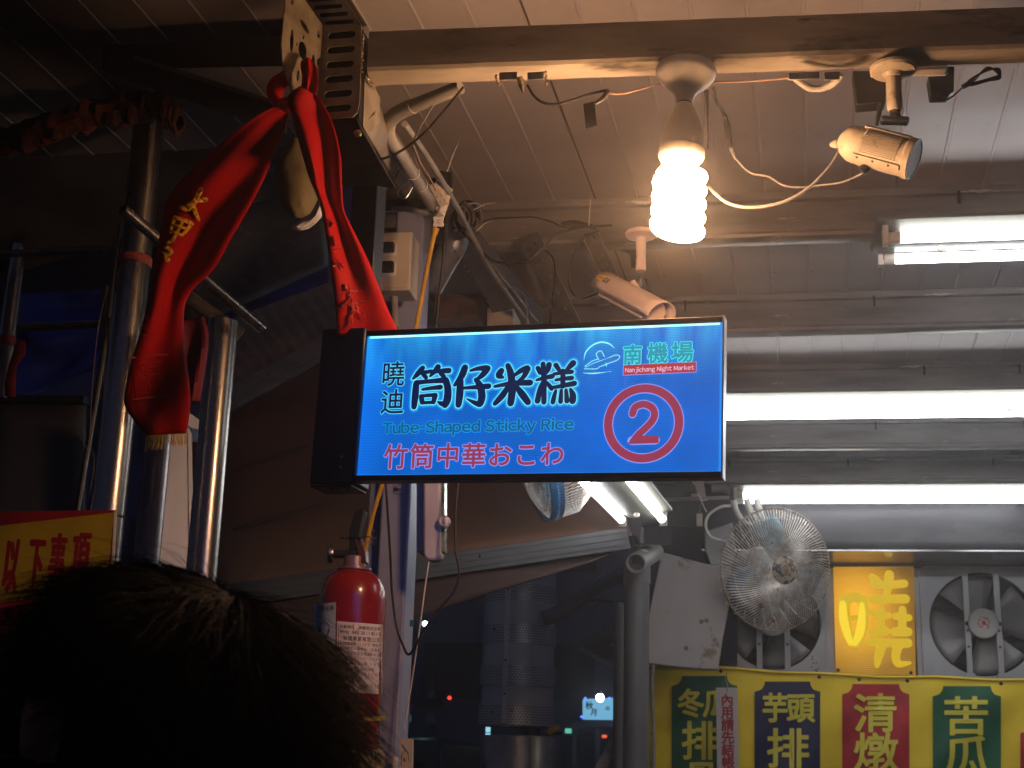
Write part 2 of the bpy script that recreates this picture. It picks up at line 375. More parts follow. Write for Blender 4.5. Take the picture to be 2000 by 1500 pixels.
# carry on the two lower rows beyond the frame
o = P(1427,952,6.02)+X*1.27; tube_light(Fr(o, X, -Y), 1.25, 'tube light continuing the lower row at the far right edge')
o = P(1300,780,4.66)+X*1.27; tube_light(Fr(o, X, -Y), 1.25, 'tube light continuing the middle row at the far right edge')
a = P(1258,1020,4.75); b = PZ(1168,922,a.z); dr = (a-b); dr.z = 0; dr.normalize()
o = Vector((b.x, b.y, a.z+.05)); o = a - dr*1.22 + Z*.045
tube_light(Fr(o, dr, -dr.cross(Z)*-1 if False else Z.cross(dr)*-1), 1.22, 'slanting tube light poking out below the blue sign')
# ================================================================== bulb
bc = P(1331, 385, 2.045)
t = thing('spiral_bulb_lamp', 'glowing warm spiral bulb in a white porcelain holder under the beam', 'lamp', (bc.x, bc.y, b0.z))
top = P(1341,128,2.01); ax = Vector((-.055,.0,-1)).normalized()
MB().lathe([(.036,0),(.044,.003),(.0465,.010),(.045,.018),(.040,.026),(.032,.034),(.022,.042),(.016,.050),(.0135,.058),(.013,.064)], top, ax, 36).build('ceiling_rose', PORC, t)
MB().lathe([(.0125,.058),(.0125,.070)], top, ax, 24).build('collar', BLK, t)
MB().lathe([(.013,.066),(.017,.072),(.022,.084),(.028,.100),(.0325,.118),(.0345,.132),(.034,.134),(.034,.140),(.035,.141),(.035,.152),(.033,.156)], top, ax, 36, True).build('ballast', mat('lamp_ballast', (.50,.44,.37), .45), t)
MB().lathe([(.0335,.155),(.026,.165),(.010,.168)], top, ax, 36).build('base_plate', mat('lamp_base', (.70,.52,.30), .4), t)
c0 = top+ax*.176; R = .0315; r = .0098; turns = 4.6; a1 = ax.orthogonal().normalized(); a2 = ax.cross(a1); path = []
N = 120
for i in range(N+1):
    k = i/N; th = 2*PI*turns*k+1.2; rr = R
    path.append(c0+ax*(k*.101)+(a1*math.cos(th)+a2*math.sin(th))*rr)
e = path[-1]; path.append(e+ (path[-1]-path[-2])*2.2+ax*.002)
path.insert(0, c0-ax*.016+(path[0]-c0)*.5)
MB().tube(path, r, 12).build('spiral_tube', CFL, t)
for s in (-1, 1): MB().tube([top+ax*.160+X*s*.014, top+ax*.180+X*s*.016], .0062, 10).build('tube_leg', FIREC, t)
# ================================================================== the blade sign
s0 = P(697, 940, 2.02); s1 = P(1411, 931, 1.955)
sx = (s1-s0); sx.z = 0; W0 = sx.length; sx.normalize(); sfr = Fr((s0.x, s0.y, s0.z), sx, Z)   # z axis = towards the camera
_, vtl = sfr.uv(706, 646); _, vtr = sfr.uv(1406, 619)
H0 = (vtl+vtr)/2; utr, _ = sfr.uv(1406, 640); W0 = utr
slope = ((sfr.uv(1406,619)[1]-sfr.uv(706,646)[1]) + (sfr.uv(1411,931)[1]-sfr.uv(697,940)[1]))/2/W0
sfr = Fr(s0, sx + Z*slope, Z); H0 = sfr.uv(1050, 633)[1]-sfr.uv(1050, 936)[1]
# u along the sign, v up from its lower edge, w towards the camera
V = lambda px, py: sfr.uv(px, py)
t = thing('light_box_sign', 'glowing blue light box sign with a red ringed 2 and black characters', 'sign', s0)
fb = .0085   # frame bar
mb = MB(); mb.box(sfr, -.002, W0, 0, fb, -.022, .004); mb.build('bottom_rail', BLKP, t, bevel=.001)
mb = MB(); mb.box(sfr, -.002, W0, H0-fb, H0, -.022, .004); mb.build('top_rail', BLKP, t, bevel=.001)
ALU = mat('bare_aluminium', (.5,.5,.52), .35, .9)
mb = MB(); mb.box(sfr, W0, W0+.0025, -.001, H0+.001, -.0225, .0045); mb.build('end_plate', ALU, t, bevel=.0005)
# illuminated face: emission set by its own LED edge strip and dot grid
def face_mat(gain=1):
    m = bpy.data.materials.new('edge_lit_panel'); m.use_nodes = True; T = m.node_tree; T.nodes.clear(); N = T.nodes; L = T.links
    tc = N.new('ShaderNodeTexCoord'); sp = N.new('ShaderNodeSeparateXYZ'); L.new(tc.outputs['Object'], sp.inputs[0])
    def mth(op, a, b=None, c=None):
        n = N.new('ShaderNodeMath'); n.operation = op
        for i, q in enumerate((a, b, c)):
            if q is None: continue
            if isinstance(q, (int, float)): n.inputs[i].default_value = q
            else: L.new(q, n.inputs[i])
        return n.outputs[0]
    # hexagonal dot print
    p = .0028
    def dots(ox, oy):
        a = mth('PINGPONG', mth('ADD', sp.outputs[0], ox), p/2); b = mth('PINGPONG', mth('ADD', sp.outputs[1], oy), p*.866)
        return mth('SQRT', mth('ADD', mth('POWER', a, 2), mth('POWER', b, 2)))
    d = mth('MINIMUM', dots(10, 10), dots(10+p/2, 10+p*.866))
    dot = N.new('ShaderNodeMapRange'); L.new(d, dot.inputs[0]); dot.inputs[1].default_value = p*.16; dot.inputs[2].default_value = p*.40; dot.inputs[3].default_value = 1.5; dot.inputs[4].default_value = .74
    nz = N.new('ShaderNodeTexNoise'); mp = N.new('ShaderNodeMapping'); mp.inputs['Scale'].default_value = (34, 7, 1); mp.inputs['Rotation'].default_value = (0, 0, -.25)
    L.new(tc.outputs['Object'], mp.inputs[0]); L.new(mp.outputs[0], nz.inputs[0]); nz.inputs['Scale'].default_value = 1; nz.inputs['Detail'].default_value = 3
    top = N.new('ShaderNodeMapRange'); L.new(sp.outputs[1], top.inputs[0]); top.inputs[1].default_value = H0*.30; top.inputs[2].default_value = H0*.97
    tq = mth('POWER', top.outputs[0], 3)
    streak = mth('MULTIPLY', mth('SUBTRACT', nz.outputs[0], .40), mth('MULTIPLY', tq, 2.6))
    mx = N.new('ShaderNodeMix'); mx.data_type = 'RGBA'; mx.inputs[6].default_value = (.002,.125,.62,1); mx.inputs[7].default_value = (.03,.50,.95,1)
    fac = mth('ADD', mth('MULTIPLY', tq, .22), streak)
    n2 = N.new('ShaderNodeTexNoise'); L.new(tc.outputs['Object'], n2.inputs[0]); n2.inputs['Scale'].default_value = 9; n2.inputs['Detail'].default_value = 4
    cloud = N.new('ShaderNodeMapRange'); L.new(n2.outputs[0], cloud.inputs[0]); cloud.inputs[1].default_value = .3; cloud.inputs[2].default_value = .7; cloud.inputs[3].default_value = .80; cloud.inputs[4].default_value = 1.16
    cl = N.new('ShaderNodeClamp'); L.new(fac, cl.inputs[0]); L.new(cl.outputs[0], mx.inputs[0])
    ed = N.new('ShaderNodeMapRange'); L.new(sp.outputs[0], ed.inputs[0]); ed.inputs[1].default_value = 0; ed.inputs[2].default_value = .05; ed.inputs[3].default_value = 1.35; ed.inputs[4].default_value = 1
    e = N.new('ShaderNodeEmission'); L.new(mx.outputs[2], e.inputs[0]); L.new(mth('MULTIPLY', mth('MULTIPLY', mth('MULTIPLY', dot.outputs[0], ed.outputs[0]), cloud.outputs[0]), SIGN_W*gain), e.inputs[1])
    o = N.new('ShaderNodeOutputMaterial'); L.new(e.outputs[0], o.inputs[0]); return m
FACE = face_mat()
mb = MB(); mb.box(sfr, 0, W0, fb, H0-fb, -.001, .001); face = mb.build('lit_face', FACE, t, frame=sfr, smooth=0)
mb = MB(); mb.box(sfr, 0, W0, fb, H0-fb, -.020, -.0185); mb.build('rear_face', face_mat(2.4), t, frame=sfr, smooth=0)  # unseen rear glow, raised above the front's to throw blue on the column
mb = MB(); mb.box(sfr, .004, W0-.004, H0-fb-.0035, H0-fb-.0008, .001, .0022); mb.build('led_strip', glow('led_edge', (.35,.93,1), 1.9), t, frame=sfr)
mb = MB(); mb.box(sfr, 0, W0, fb-.0002, fb+.0008, .001, .0022); mb.build('lower_edge_light', glow('led_low', (.02,.26,.85), 1.0), t, frame=sfr)
mb = MB(); mb.box(sfr, W0-.0035, W0-.0005, fb, H0-fb, .001, .0022); mb.build('side_edge_light', glow('led_side', (.01,.25,.85), 1.0), t, frame=sfr)
# side housing and hanging post
HS = mat('housing_black', (.008,.012,.022), .35, .3)
hx = V(600, 940)[0]
mb = MB(); q = []
hu = -.072
mb.box(sfr, hu, -.0005, -.006, H0+.004, -.052, .012); mb.build('side_housing', HS, t, bevel=.004)
pfv = Fr(sfr.p(hu+.010, H0+.002, -.055), sx, Z); mb = MB(); mb.box(pfv, -.004, .040, -.03, .31, -.040, 0); mb.build('hanging_post', HS, t, bevel=.002)
mb = MB(); mb.box(sfr, hu+.002, -.004, -.010, -.0062, -.050, .010); mb.build('housing_cap', DARKM, t, bevel=.001)
for u in (-.040, -.022):
    MB().lathe([(.003,0),(.003,.003),(.001,.004)], sfr.p(u, -.010, -.004), -Z, 10).build('screw', GALV, t)
for v in (.05, .028): MB().lathe([(.0022,0),(.0022,.0008)], sfr.p(-.022, v*.7, .012), sfr.z, 10).build('screw', GALV, t)
mb = MB(); mb.box(sfr, -.037,-.035, .02,.06,.0119,.0128); mb.build('cover_slot', DARKM, t)
# --- print
def put(pen, nm, m, w, par=face): return pen.to(lambda u, v, k: sfr.p(u, v, w+k*.6), nm, m, t, frame=sfr)
INK = glow('ink_navy', (.0015,.010,.062), 1); HAL = glow('print_halo', (.20,.86,1), .95); HAL2 = glow('print_halo_soft', (.01,.40,.92), 1)
REDI = glow('print_red', (.30,.040,.085), 1); HALR = glow('red_halo', (.30,.34,1), .95); GRN = glow('print_green', (.002,.105,.24), 1); HALG = glow('green_halo', (.01,.32,.80), 1)
WHI = glow('print_white', (.95,.62,.85), .85); CYA = glow('print_cyan', (.01,.30,.42), 1)
def em(px0, py0, px1, py1):
    u0, v0 = V(px0, py1); u1, v1 = V(px1, py0); return u0, v0, u1-u0, v1-v0
def line(chars, cells, bold, bs, w, m, halos, nm='lettering'):
    for hb, hm, dw in halos+[(bold, m, 0)]:
        pen = Pen()
        for c, (a, b, x1, y1) in zip(chars, cells):
            u, v, ww, hh = em(a, b, x1, y1); pen.text(c, u, v, hh, hb, sx=ww/hh)
        put(pen, nm, hm, w-dw)
line('曉迪', [(744,704,794,757),(742,758,793,811)], .0005, 1, .0020, INK, [(.0020, HAL2, .0008),(.0011, HAL, .0004)])
BR = []   # brush strokes of the four large characters, each: points and radii
def bs(ox, oy, pts, r): BR.append(([(ox+a/4, oy+b/4) for a, b in pts], [q/4 for q in r]))
o1 = (580, 600); o2 = (1000, 600)
for pts, r in (([(985,478),(950,520),(912,560)],[16,17,8]),([(945,522),(1000,512),(1055,503)],[9,12,12]),([(990,528),(1012,552)],[13,13]),([(1105,470),(1080,505),(1045,540)],[18,15,8]),([(1085,508),(1140,500),(1190,498)],[10,14,17]),([(1128,520),(1152,545)],[14,13]),
    ([(935,600),(928,690),(918,780)],[19,21,17]),([(935,592),(1040,582),(1160,572)],[15,13,18]),([(1165,572),(1182,640),(1178,720),(1160,765)],[19,21,23,20]),([(1165,762),(1130,755),(1105,742)],[16,14,6]),
    ([(985,645),(1060,634),(1125,628)],[9,12,15]),([(975,700),(982,745)],[15,15]),([(980,695),(1075,688)],[10,12]),([(1082,692),(1070,745)],[17,13]),([(985,750),(1070,745)],[10,10]),
    ([(1315,475),(1290,540),(1235,612)],[20,20,10]),([(1280,575),(1275,680),(1265,765)],[19,22,18]),([(1360,498),(1420,482),(1482,478)],[8,13,18]),([(1492,482),(1455,530),(1395,578)],[19,17,8]),([(1400,568),(1435,620),(1448,700),(1435,755)],[12,20,22,20]),([(1430,762),(1390,748),(1330,718)],[17,13,4]),([(1285,636),(1390,628),(1500,620)],[8,13,17]),
    ([(1600,500),(1580,535),(1610,550)],[18,19,10]),([(1650,458),(1672,520),(1685,640),(1672,752)],[15,20,22,20]),([(1690,545),(1750,500),(1800,480)],[9,15,19]),([(1806,484),(1775,545),(1735,575)],[18,14,8]),([(1548,622),(1680,598),(1825,592)],[9,15,18]),([(1650,625),(1610,690),(1550,755)],[13,19,14]),([(1715,620),(1760,680),(1808,745)],[12,20,18])):
    bs(*o1, pts, r)
for pts, r in (([(205,478),(222,515)],[14,13]),([(292,452),(285,490),(268,522)],[17,14,8]),([(245,445),(252,560),(252,745)],[14,16,15]),([(195,572),(250,556),(318,542)],[8,12,15]),([(240,590),(220,640),(202,735)],[9,13,17]),([(268,585),(290,610),(312,640)],[9,12,13]),
    ([(345,455),(372,495)],[15,12]),([(480,440),(450,470),(420,500)],[19,15,8]),([(330,525),(400,515),(470,508)],[10,11,13]),([(400,500),(400,620)],[14,15]),([(345,572),(400,562),(470,556)],[9,11,14]),([(312,632),(400,616),(490,598)],[10,13,16]),([(345,655),(332,700),(322,745)],[9,13,14]),([(388,652),(382,740)],[10,14]),([(425,650),(432,735)],[10,15]),([(460,645),(478,690),(476,735)],[10,18,19])):
    bs(*o2, pts, r)
kpx = (V(1100,700)[0]-V(1000,700)[0])/100
for add, m, w in ((.0046, glow('print_halo_faint', (.003,.26,.84), .95), .0010), (.0030, HAL2, .0012), (.0014, HAL, .0016), (0, INK, .0020)):
    pen = Pen()
    for pts, r in BR: pen.stroke([V(*p) for p in pts], [q*kpx*1.38+add for q in r], 5)
    put(pen, 'brush_lettering', m, w)
line('竹筒中華おこわ', [(748,866,800,918),(799,865,851,917),(850,864,901,916),(900,864,952,915),(951,863,1003,914),(1003,862,1054,913),(1054,861,1105,912)], .0006, 1, .0020, REDI, [(.0018, HALR, .0005)])
for bd, m, dw in ((.0016, HALG, .0005), (.0004, GRN, 0)):
    u0, v0 = V(748, 847); u1, _ = V(1120, 838); pen = Pen().latin('Tube-Shaped Sticky Rice', 0, 0, u1-u0, .0215, bd+.0002)
    sl = (V(1120,839)[1]-V(747,847)[1])/(u1-u0)
    pen.v = [(u+u0, v+v0+u*sl, w) for u, v, w in pen.v]; put(pen, 'lettering', m, .0020-dw)
# ringed 2
cu, cv = V(1257, 827); Rr = V(1335,827)[0]-cu
def ring(r0, r1): return [[(cu+r*math.cos(2*PI*k/64), cv+r*math.sin(2*PI*k/64)) for k in range(64)] for r in (r1, r0)]
for r0, r1, m, w in ((Rr*.79-.0013, Rr+.0013, HALR, .0014), (Rr*.79, Rr, REDI, .0019)):
    MB().plate(ring(r0, r1), sfr, w, w+.0001).build('ring', m, t, frame=sfr, smooth=0)
for bd, m, w in ((.0013, HALR, .0014), (0, REDI, .0019)):
    pen = Pen(); r0 = 6.6*kpx+bd
    pen.stroke([V(*p) for p in ((1236,809),(1241,796),(1257,790),(1273,796),(1279,809),(1274,823),(1262,836),(1248,849),(1239,860))], [r0]*9, 8)
    if not bd: pen.poly([V(1227,868), V(1287,866), V(1287,851), V(1244,852), V(1232,858)])
    else: pen.lines([V(1229+5,861),V(1281,860)], r0)
    put(pen, 'numeral', m, w)
# market name and banner strip
line('南機場', [(1216,672,1256,714),(1264,668,1306,712),(1310,666,1356,710)], .0007, 1, .0020, CYA, [(.0018, glow('halo_c', (.05,.85,.95), 1), .0004)])
u0, v0 = V(1218, 733); u1, v1 = V(1360, 708)
sl = (V(1360,727)[1]-V(1218,733)[1])/(u1-u0)
for k, m, w in ((.0008, HALR, .0014), (0, glow('strip_red', (.42,.035,.05), 1), .0019)):
    hh = V(1218,714)[1]-v0
    Pen().poly([(u0-k, v0-k), (u1+k, v0+sl*(u1-u0)-k), (u1+k, v0+sl*(u1-u0)+hh+k), (u0-k, v0+hh+k)], 0).to(lambda a, b, c: sfr.p(a, b, w), 'name_strip', m, t, frame=sfr)
pen = Pen().latin('Nanjichang Night Market', 0, 0, (u1-u0)*.95, .0085, .00012); pen.v = [(u+u0+(u1-u0)*.025, v+v0+u*sl+.0036, w) for u, v, w in pen.v]; put(pen, 'lettering', WHI, .0024)
# aeroplane emblem
CL = glow('emblem_line', (.25,.95,1), 1.05); OL = glow('emblem_brown', (.20,.20,.22), 1)
pen = Pen(); q = lambda *a: [V(*p) for p in a]
pen.stroke(q((1141,703),(1145,688),(1158,675),(1174,669),(1190,672),(1201,681)), [.0003,.0010,.0012,.0013,.0011,.0003])
pen.stroke(q((1144,718),(1163,709),(1186,701),(1203,694),(1211,697),(1206,704),(1190,710),(1172,717)), .0006)
pen.stroke(q((1142,721),(1166,721),(1171,716)), .0006); pen.stroke(q((1170,703),(1165,692),(1174,686),(1181,697)), .0006)
pen.stroke(q((1140,729),(1160,730),(1194,726)), [.0004,.0009,.0003]); pen.stroke(q((1143,716),(1157,706),(1168,702)), .0006)
pen.stroke(q((1184,710),(1185,716)), .0006); put(pen, 'emblem', CL, .0018)
pen = Pen(); pen.stroke(q((1146,717),(1163,710),(1186,702),(1202,696),(1208,698),(1203,703),(1188,708),(1172,715),(1168,719),(1148,720)), .00022)
pen.stroke(q((1172,702),(1168,693),(1173,688),(1179,697)), .00022); pen.stroke(q((1144,729),(1190,727)), .0003); put(pen, 'emblem', OL, .0022)
pen = Pen(); pen.stroke(q((1172,707),(1190,701),(1203,698)), [.0002,.0011,.0002]); put(pen, 'emblem', glow('emblem_blue', (.0,.2,.7), 1), .0020)
# ================================================================== slotted bracket at the beam end
t = thing('slotted_bracket', 'rusty steel bracket with rows of slots at the beam end, red cloth tied to it', 'bracket', P(670,120,1.98))
bf = Fr(P(665,120,1.975), Vector((1,-.05,0)), Vector((0,.02,1)))
def slot(fr, x0, x1, y, hh, dy=0):
    a = fr.uv(x0+hh, y+dy/2); b = fr.uv(x1-hh, y-dy/2); r = abs(fr.uv(x0,y-hh)[1]-fr.uv(x0,y)[1]); ang = math.atan2(b[1]-a[1], b[0]-a[0])
    return [(a[0]+r*math.cos(ang+PI/2+PI*k/6), a[1]+r*math.sin(ang+PI/2+PI*k/6)) for k in range(7)]+[(b[0]+r*math.cos(ang-PI/2+PI*k/6), b[1]+r*math.sin(ang-PI/2+PI*k/6)) for k in range(7)]
lo = [bf.uv(*p) for p in ((630,50),(706,47),(706,100),(702,200),(698,220),(688,229),(630,232),(619,228),(621,180),(623,120))]
MB().plate([lo]+[slot(bf, 641-i*1.7, 694-i*1.7, 68+i*28.6, 7, 3) for i in range(6)], bf, -.0022, 0).build('slotted_plate', GALVD, t, bevel=.0006)
MB().prism([bf.uv(*p) for p in ((634,54),(704,50),(696,226),(626,228))], bf, -.05, -.012).build('dark_slot_backing', BLKP, t)  # black block added behind the slots, standing for the shaded interior
# the top flange leans back over the beam
q0 = bf.p(*bf.uv(630,50)); q1 = bf.p(*bf.uv(706,47))
uf = Fr(q0, q1-q0, Vector((-.30,-.35,.86)))
L1 = [uf.uv(*p) for p in ((630,50),(706,47),(650,-42),(560,-40))]
MB().plate([L1]+[slot(uf, 634-i*11, 691-i*11, 43-i*15, 4.2, 3) for i in range(5)], uf, -.0022, 0).build('leaning_flange', GALVD, t, bevel=.0006)
MB().prism(L1, uf, -.03, -.010).build('dark_flange_backing', BLKP, t)  # black slab added behind the flange so its slots look dark
lf = Fr(P(628,120,1.974), P(628,120,1.974)-P(560,120,1.90), Z)
L2 = [lf.uv(*p) for p in ((631,50),(626,112),(620,116),(617,190),(585,190),(572,178),(560,155),(552,120),(550,85),(553,50),(558,0),(562,-60),(590,-60),(596,0))]
holes = []
def ell(fr, x, y, a, b, rot=0):
    out = []
    for k in range(16):
        th = 2*PI*k/16; dx, dy = a*math.cos(th), b*math.sin(th); out.append(fr.uv(x+dx*math.cos(rot)-dy*math.sin(rot), y+dx*math.sin(rot)+dy*math.cos(rot)))
    return out
for e in ((591,98,7.5,18,-.12),(570,79,3.4,22,.04),(595,52,4,16,-.5),(612,119,3,13,.05),(622,67,2.6,8,-.1),(593,73,1.4,4,0),(580,87,1.4,4,0),(582,148,3,11,.1),(571,4,3,6,0)): holes.append(ell(lf, *e))
MB().plate([L2]+holes, lf, -.0022, 0).build('drilled_plate', GALVD, t, bevel=.0006)
MB().lathe([(.006,0),(.006,.004),(.003,.006)], P(699,262,1.97), Vector((0,-1,0)), 8).build('bolt', BRASS, t)
MB().lathe([(.005,0),(.005,.004),(.003,.006)], P(728,299,2.02), Vector((0,-1,0)), 8).build('bolt', BRASS, t)
# dark bent box below it and the rafter it carries
bk2 = Fr(P(640,260,1.98), X, Z)
MB().prism([bk2.uv(*p) for p in ((640,232),(697,228),(706,252),(748,325),(700,318),(640,322))], bk2, -.09, 0).build('dark_bracket_box', BLKP, t, bevel=.002)
# upright end plate then square rafter going back
RFT = mat('rafter_steel', (.30,.26,.20), .45, .3, (.18,.15,.12), 9, .4, .65, .25, 40, c3=(.5,.42,.28))
t = thing('side_rafter', 'square steel rafter running back from the beam end to the column top', 'beam', P(720,200,2.03))
q = [P(709,155,2.01),P(733,173,2.06),P(731,222,2.06),P(707,248,2.01)]
mb = MB().hexa([P(712,152,2.0),P(734,174,2.05),P(732,224,2.05),P(709,248,2.0), P(712,152,2.0)+Y*.03-X*.0,P(734,174,2.05)+Y*.03,P(732,224,2.05)+Y*.03,P(709,248,2.0)+Y*.03]); mb.build('end_plate', RFT, t, bevel=.001)
mb = MB().hexa([P(706,246,2.0),P(733,222,2.04),P(733,190,2.09),P(712,222,2.09), P(800,402,2.78),P(832,384,2.78),P(832,350,2.85),P(808,365,2.85)]); mb.build('square_tube', RFT, t, bevel=.002)
weld([P(716,156,1.99), P(733,176,2.03)], .0018, t)
# ================================================================== red sash
def strip(Lp, Rp, dfn, nx=14, ny=40, amp=.006, fold=3.2, seed=0, turn=0):
    def samp(pts, k):
        q = catmull([(a, b, 0) for a, b in pts], 8); f = k*(len(q)-1); i = min(int(f), len(q)-2); return q[i].lerp(q[i+1], f-i)
    g = []
    for j in range(ny+1):
        a = samp(Lp, j/ny); b = samp(Rp, j/ny); row = []
        for i in range(nx+1):
            k = i/nx; c = a.lerp(b, k); ww = (b-a).length/120
            dd = dfn(j/ny) + amp*(math.sin(fold*PI*k+seed+j/ny*2.5)*(.4+.6*math.sin(j/ny*PI)) + .7*noise.noise(Vector((k*2.5, j/ny*4, seed))))
            dd += turn*(k-.5)*min(1, ww*2)
            row.append(P(c.x, c.y, dd))
        g.append(row)
    return g
t = thing('red_sash', 'long red satin sash with gold characters and fringe knotted to the slotted bracket', 'sash', P(592,190,1.95))
gl = strip([(545,203),(490,233),(430,280),(370,335),(328,385),(316,440),(301,520),(287,600),(264,680),(246,750),(243,790),(262,822),(286,850)],
           [(566,222),(548,270),(520,340),(490,400),(452,465),(418,525),(376,566),(360,602),(360,650),(364,700),(371,760),(371,800),(364,846)], lambda k: 1.965+.24*k**1.3, 16, 60, .007, 3, 1, .060)
MB().sheet(gl).build('left_tail', RED, t, solid=.0008)
gr = strip([(586,168),(562,190),(574,240),(590,300),(605,350),(625,400),(638,470),(648,540),(655,600),(658,655)],
           [(624,190),(650,240),(665,300),(668,360),(672,410),(690,450),(715,500),(740,560),(760,610),(782,655)], lambda k: 1.895+.135*k, 16, 50, .008, 2.6, 2, .045)
MB().sheet(gr).build('right_tail', RED, t, solid=.0008)
gk = strip([(598,112),(587,122),(590,150),(588,175),(590,190)], [(606,114),(618,132),(621,160),(617,182),(606,196)], lambda k: 1.925-.02*math.sin(k*PI), 8, 14, .010, 2.4, .5)
MB().sheet(gk).build('loop', RED, t, solid=.001)
mb = MB(); mb.tube(catmull([P(590,118,1.955),P(560,150,1.965),P(540,168,1.965),P(538,190,1.96),P(552,208,1.955),P(572,214,1.95)], 5), [.004+.010*math.sin(PI*min(1,i/22+.05)) for i in range(26)], 12); mb.build('knot', RED, t)
mb = MB(); mb.tube(catmull([P(548,200,1.95),P(565,205,1.94),P(585,190,1.935),P(602,188,1.935)], 5), [.006,.008,.010,.011,.012,.012,.012,.012,.011,.010,.010,.010,.010,.009,.008,.006], 12); mb.build('knot_wrap', RED, t)
# gold characters, brush style, lying on the left tail
def px_pen(pen, d, nm, m, par): return pen.to(lambda u, v, w: P(u, v, d-w*4), nm, m, par)
pen = Pen()
pen.stroke([(352,405),(366,403),(380,393),(402,390)], [3,4,4,5]).stroke([(393,370),(386,384),(376,402),(364,410),(351,404)], [5,5,4,3,1.5]).stroke([(378,398),(381,412),(389,430)], [3,4.5,2.5])
pen.stroke([(342,424),(337,440),(333,452)], [3.5,3,2.5]).stroke([(342,425),(360,430),(375,437)], [3.5,4,4]).stroke([(374,438),(366,448),(357,458)], [4,3.5,3]).stroke([(333,453),(345,456),(357,459)], [3,3,3]).stroke([(339,440),(352,443),(366,447)], [2.5,2.5,2.5]).stroke([(358,430),(351,445),(343,460),(336,470),(327,475)], [3.5,3,3,3.5,3])
pen.stroke([(323,483),(330,485),(336,493)], [3,4,3]).stroke([(318,493),(328,497),(334,495)], [2,3,2.5]).stroke([(333,494),(324,500),(330,507),(325,508),(323,505)], [3,3,3,3.5,2])
def on_tail(g, lift=.006):
    flat = [q for r in g for q in r]
    def fn(u, v, w):
        r = ray(u, v).normalized(); best = max(flat, key=lambda q: (q-EYE).normalized().dot(r)); d = (best-EYE).dot(r)
        return EYE + r*(d-lift-w*8)
    return fn
pen.to(on_tail(gl), 'gold_lettering', GOLDP, t)
pen = Pen()   # dark embossed seal frame and print
pen.lines([(256,699),(328,692)], 1.6).lines([(258,704),(266,778)], 2).lines([(262,780),(326,772)], 1.8)
for i in range(9): pen.stroke([(272,712+i*7),(290,711+i*7),(322,706+i*7.4)], .7)
pen.stroke([(282,620),(292,628),(284,636)], 1.5).stroke([(276,640),(290,646),(280,660)], 1.5).stroke([(274,652),(288,655)], 1.2)
pen.to(on_tail(gl), 'seal_print', REDD, t)
pen = Pen()
pen.stroke([(662,572),(690,568),(716,566)], [2,3,2]).stroke([(676,555),(684,580),(668,600)], [3,3,1]).stroke([(668,598),(694,592),(722,588)], [2,3,2]).stroke([(682,580),(700,605),(724,620)], [2,3,2]).stroke([(690,598),(688,625),(680,640)], [3,3,1])
pen.stroke([(652,490),(664,486)], 2).stroke([(654,505),(668,522)], [2,3]).stroke([(650,462),(656,478)], 2).stroke([(651,520),(669,514)], 2).stroke([(640,430),(650,436),(642,446)], 2)
pen.to(on_tail(gr), 'dark_lettering', REDD, t)
FRG = mat('gold_fringe', (.55,.34,.04), .5); mb = MB(); bot = gl[-1]
for i in range(64):
    k = i/63; f = k*(len(bot)-1); j = min(int(f), len(bot)-2); a = bot[j].lerp(bot[j+1], f-j); l = .020+.008*random.random()
    if k > .45: l *= .8
    s_ = Vector((random.uniform(-.004,.004)+(.004 if k > .5 else 0), random.uniform(-.003,.003), -l)); mb.tube([a, a+s_*.5+Vector((random.uniform(-.001,.001),0,0)), a+s_], .00045, 4)
mb.build('fringe', FRG, t)
# ================================================================== column, sockets, cables (left of centre)
COLP = mat('column_paint_sign_glow', (.31,.34,.50), .42, .1, (.22,.24,.37), 5, .4, .7, .2, 50, c3=(.62,.60,.58), stretch=(1,1,.5), speck=(.66,.71,18))  # blue glow of the sign is mixed into the column's colour
c = P(771, 1000, 2.9); kx = .0305
t = thing('steel_column', 'square light grey steel column behind the blue sign, extinguisher beside it', 'column', (c.x, 2.93, 0))
cf = Fr((c.x, 2.90, 0), X, Z)      # z towards the camera
MB().box(cf, -.032, .032, 0, P(771,395,2.9).z, -.085, 0).build('square_tube', COLP, t, bevel=.006)
MB().box(cf, -.066, -.0335, P(720,1130,2.92).z, P(720,700,2.92).z, -.05, -.035).build('side_plate', mat('blue_grey_paint', (.16,.20,.34), .5, 0, (.11,.14,.25), 6), t, bevel=.001)
for yy in (1033, 1058):
    MB().lathe([(.005,0),(.005,.002),(.003,.004)], P(724,yy,2.9)+Y*.03, -Y, 10).build('bolt', GALV, t)
MB().box(cf, -.004, .030, P(780,965,2.9).z, P(780,938,2.9).z, .0005, .003).build('tab', COLP, t, bevel=.001)
MB().lathe([(.0055,0),(.0055,.002),(.0032,.005)], P(778,952,2.89), -Y, 12).build('bolt', GALV, t)
TAPEB = mat('blue_tape', (.05,.22,.38), .6)
for (x, y, w_, h_) in ((800,1224,8,10),(796,1410,7,12)):
    MB().box(Fr(P(x,y,2.899), X, Z), 0, .008, 0, .014, 0, .0006).build('tape_scrap', TAPEB, t)
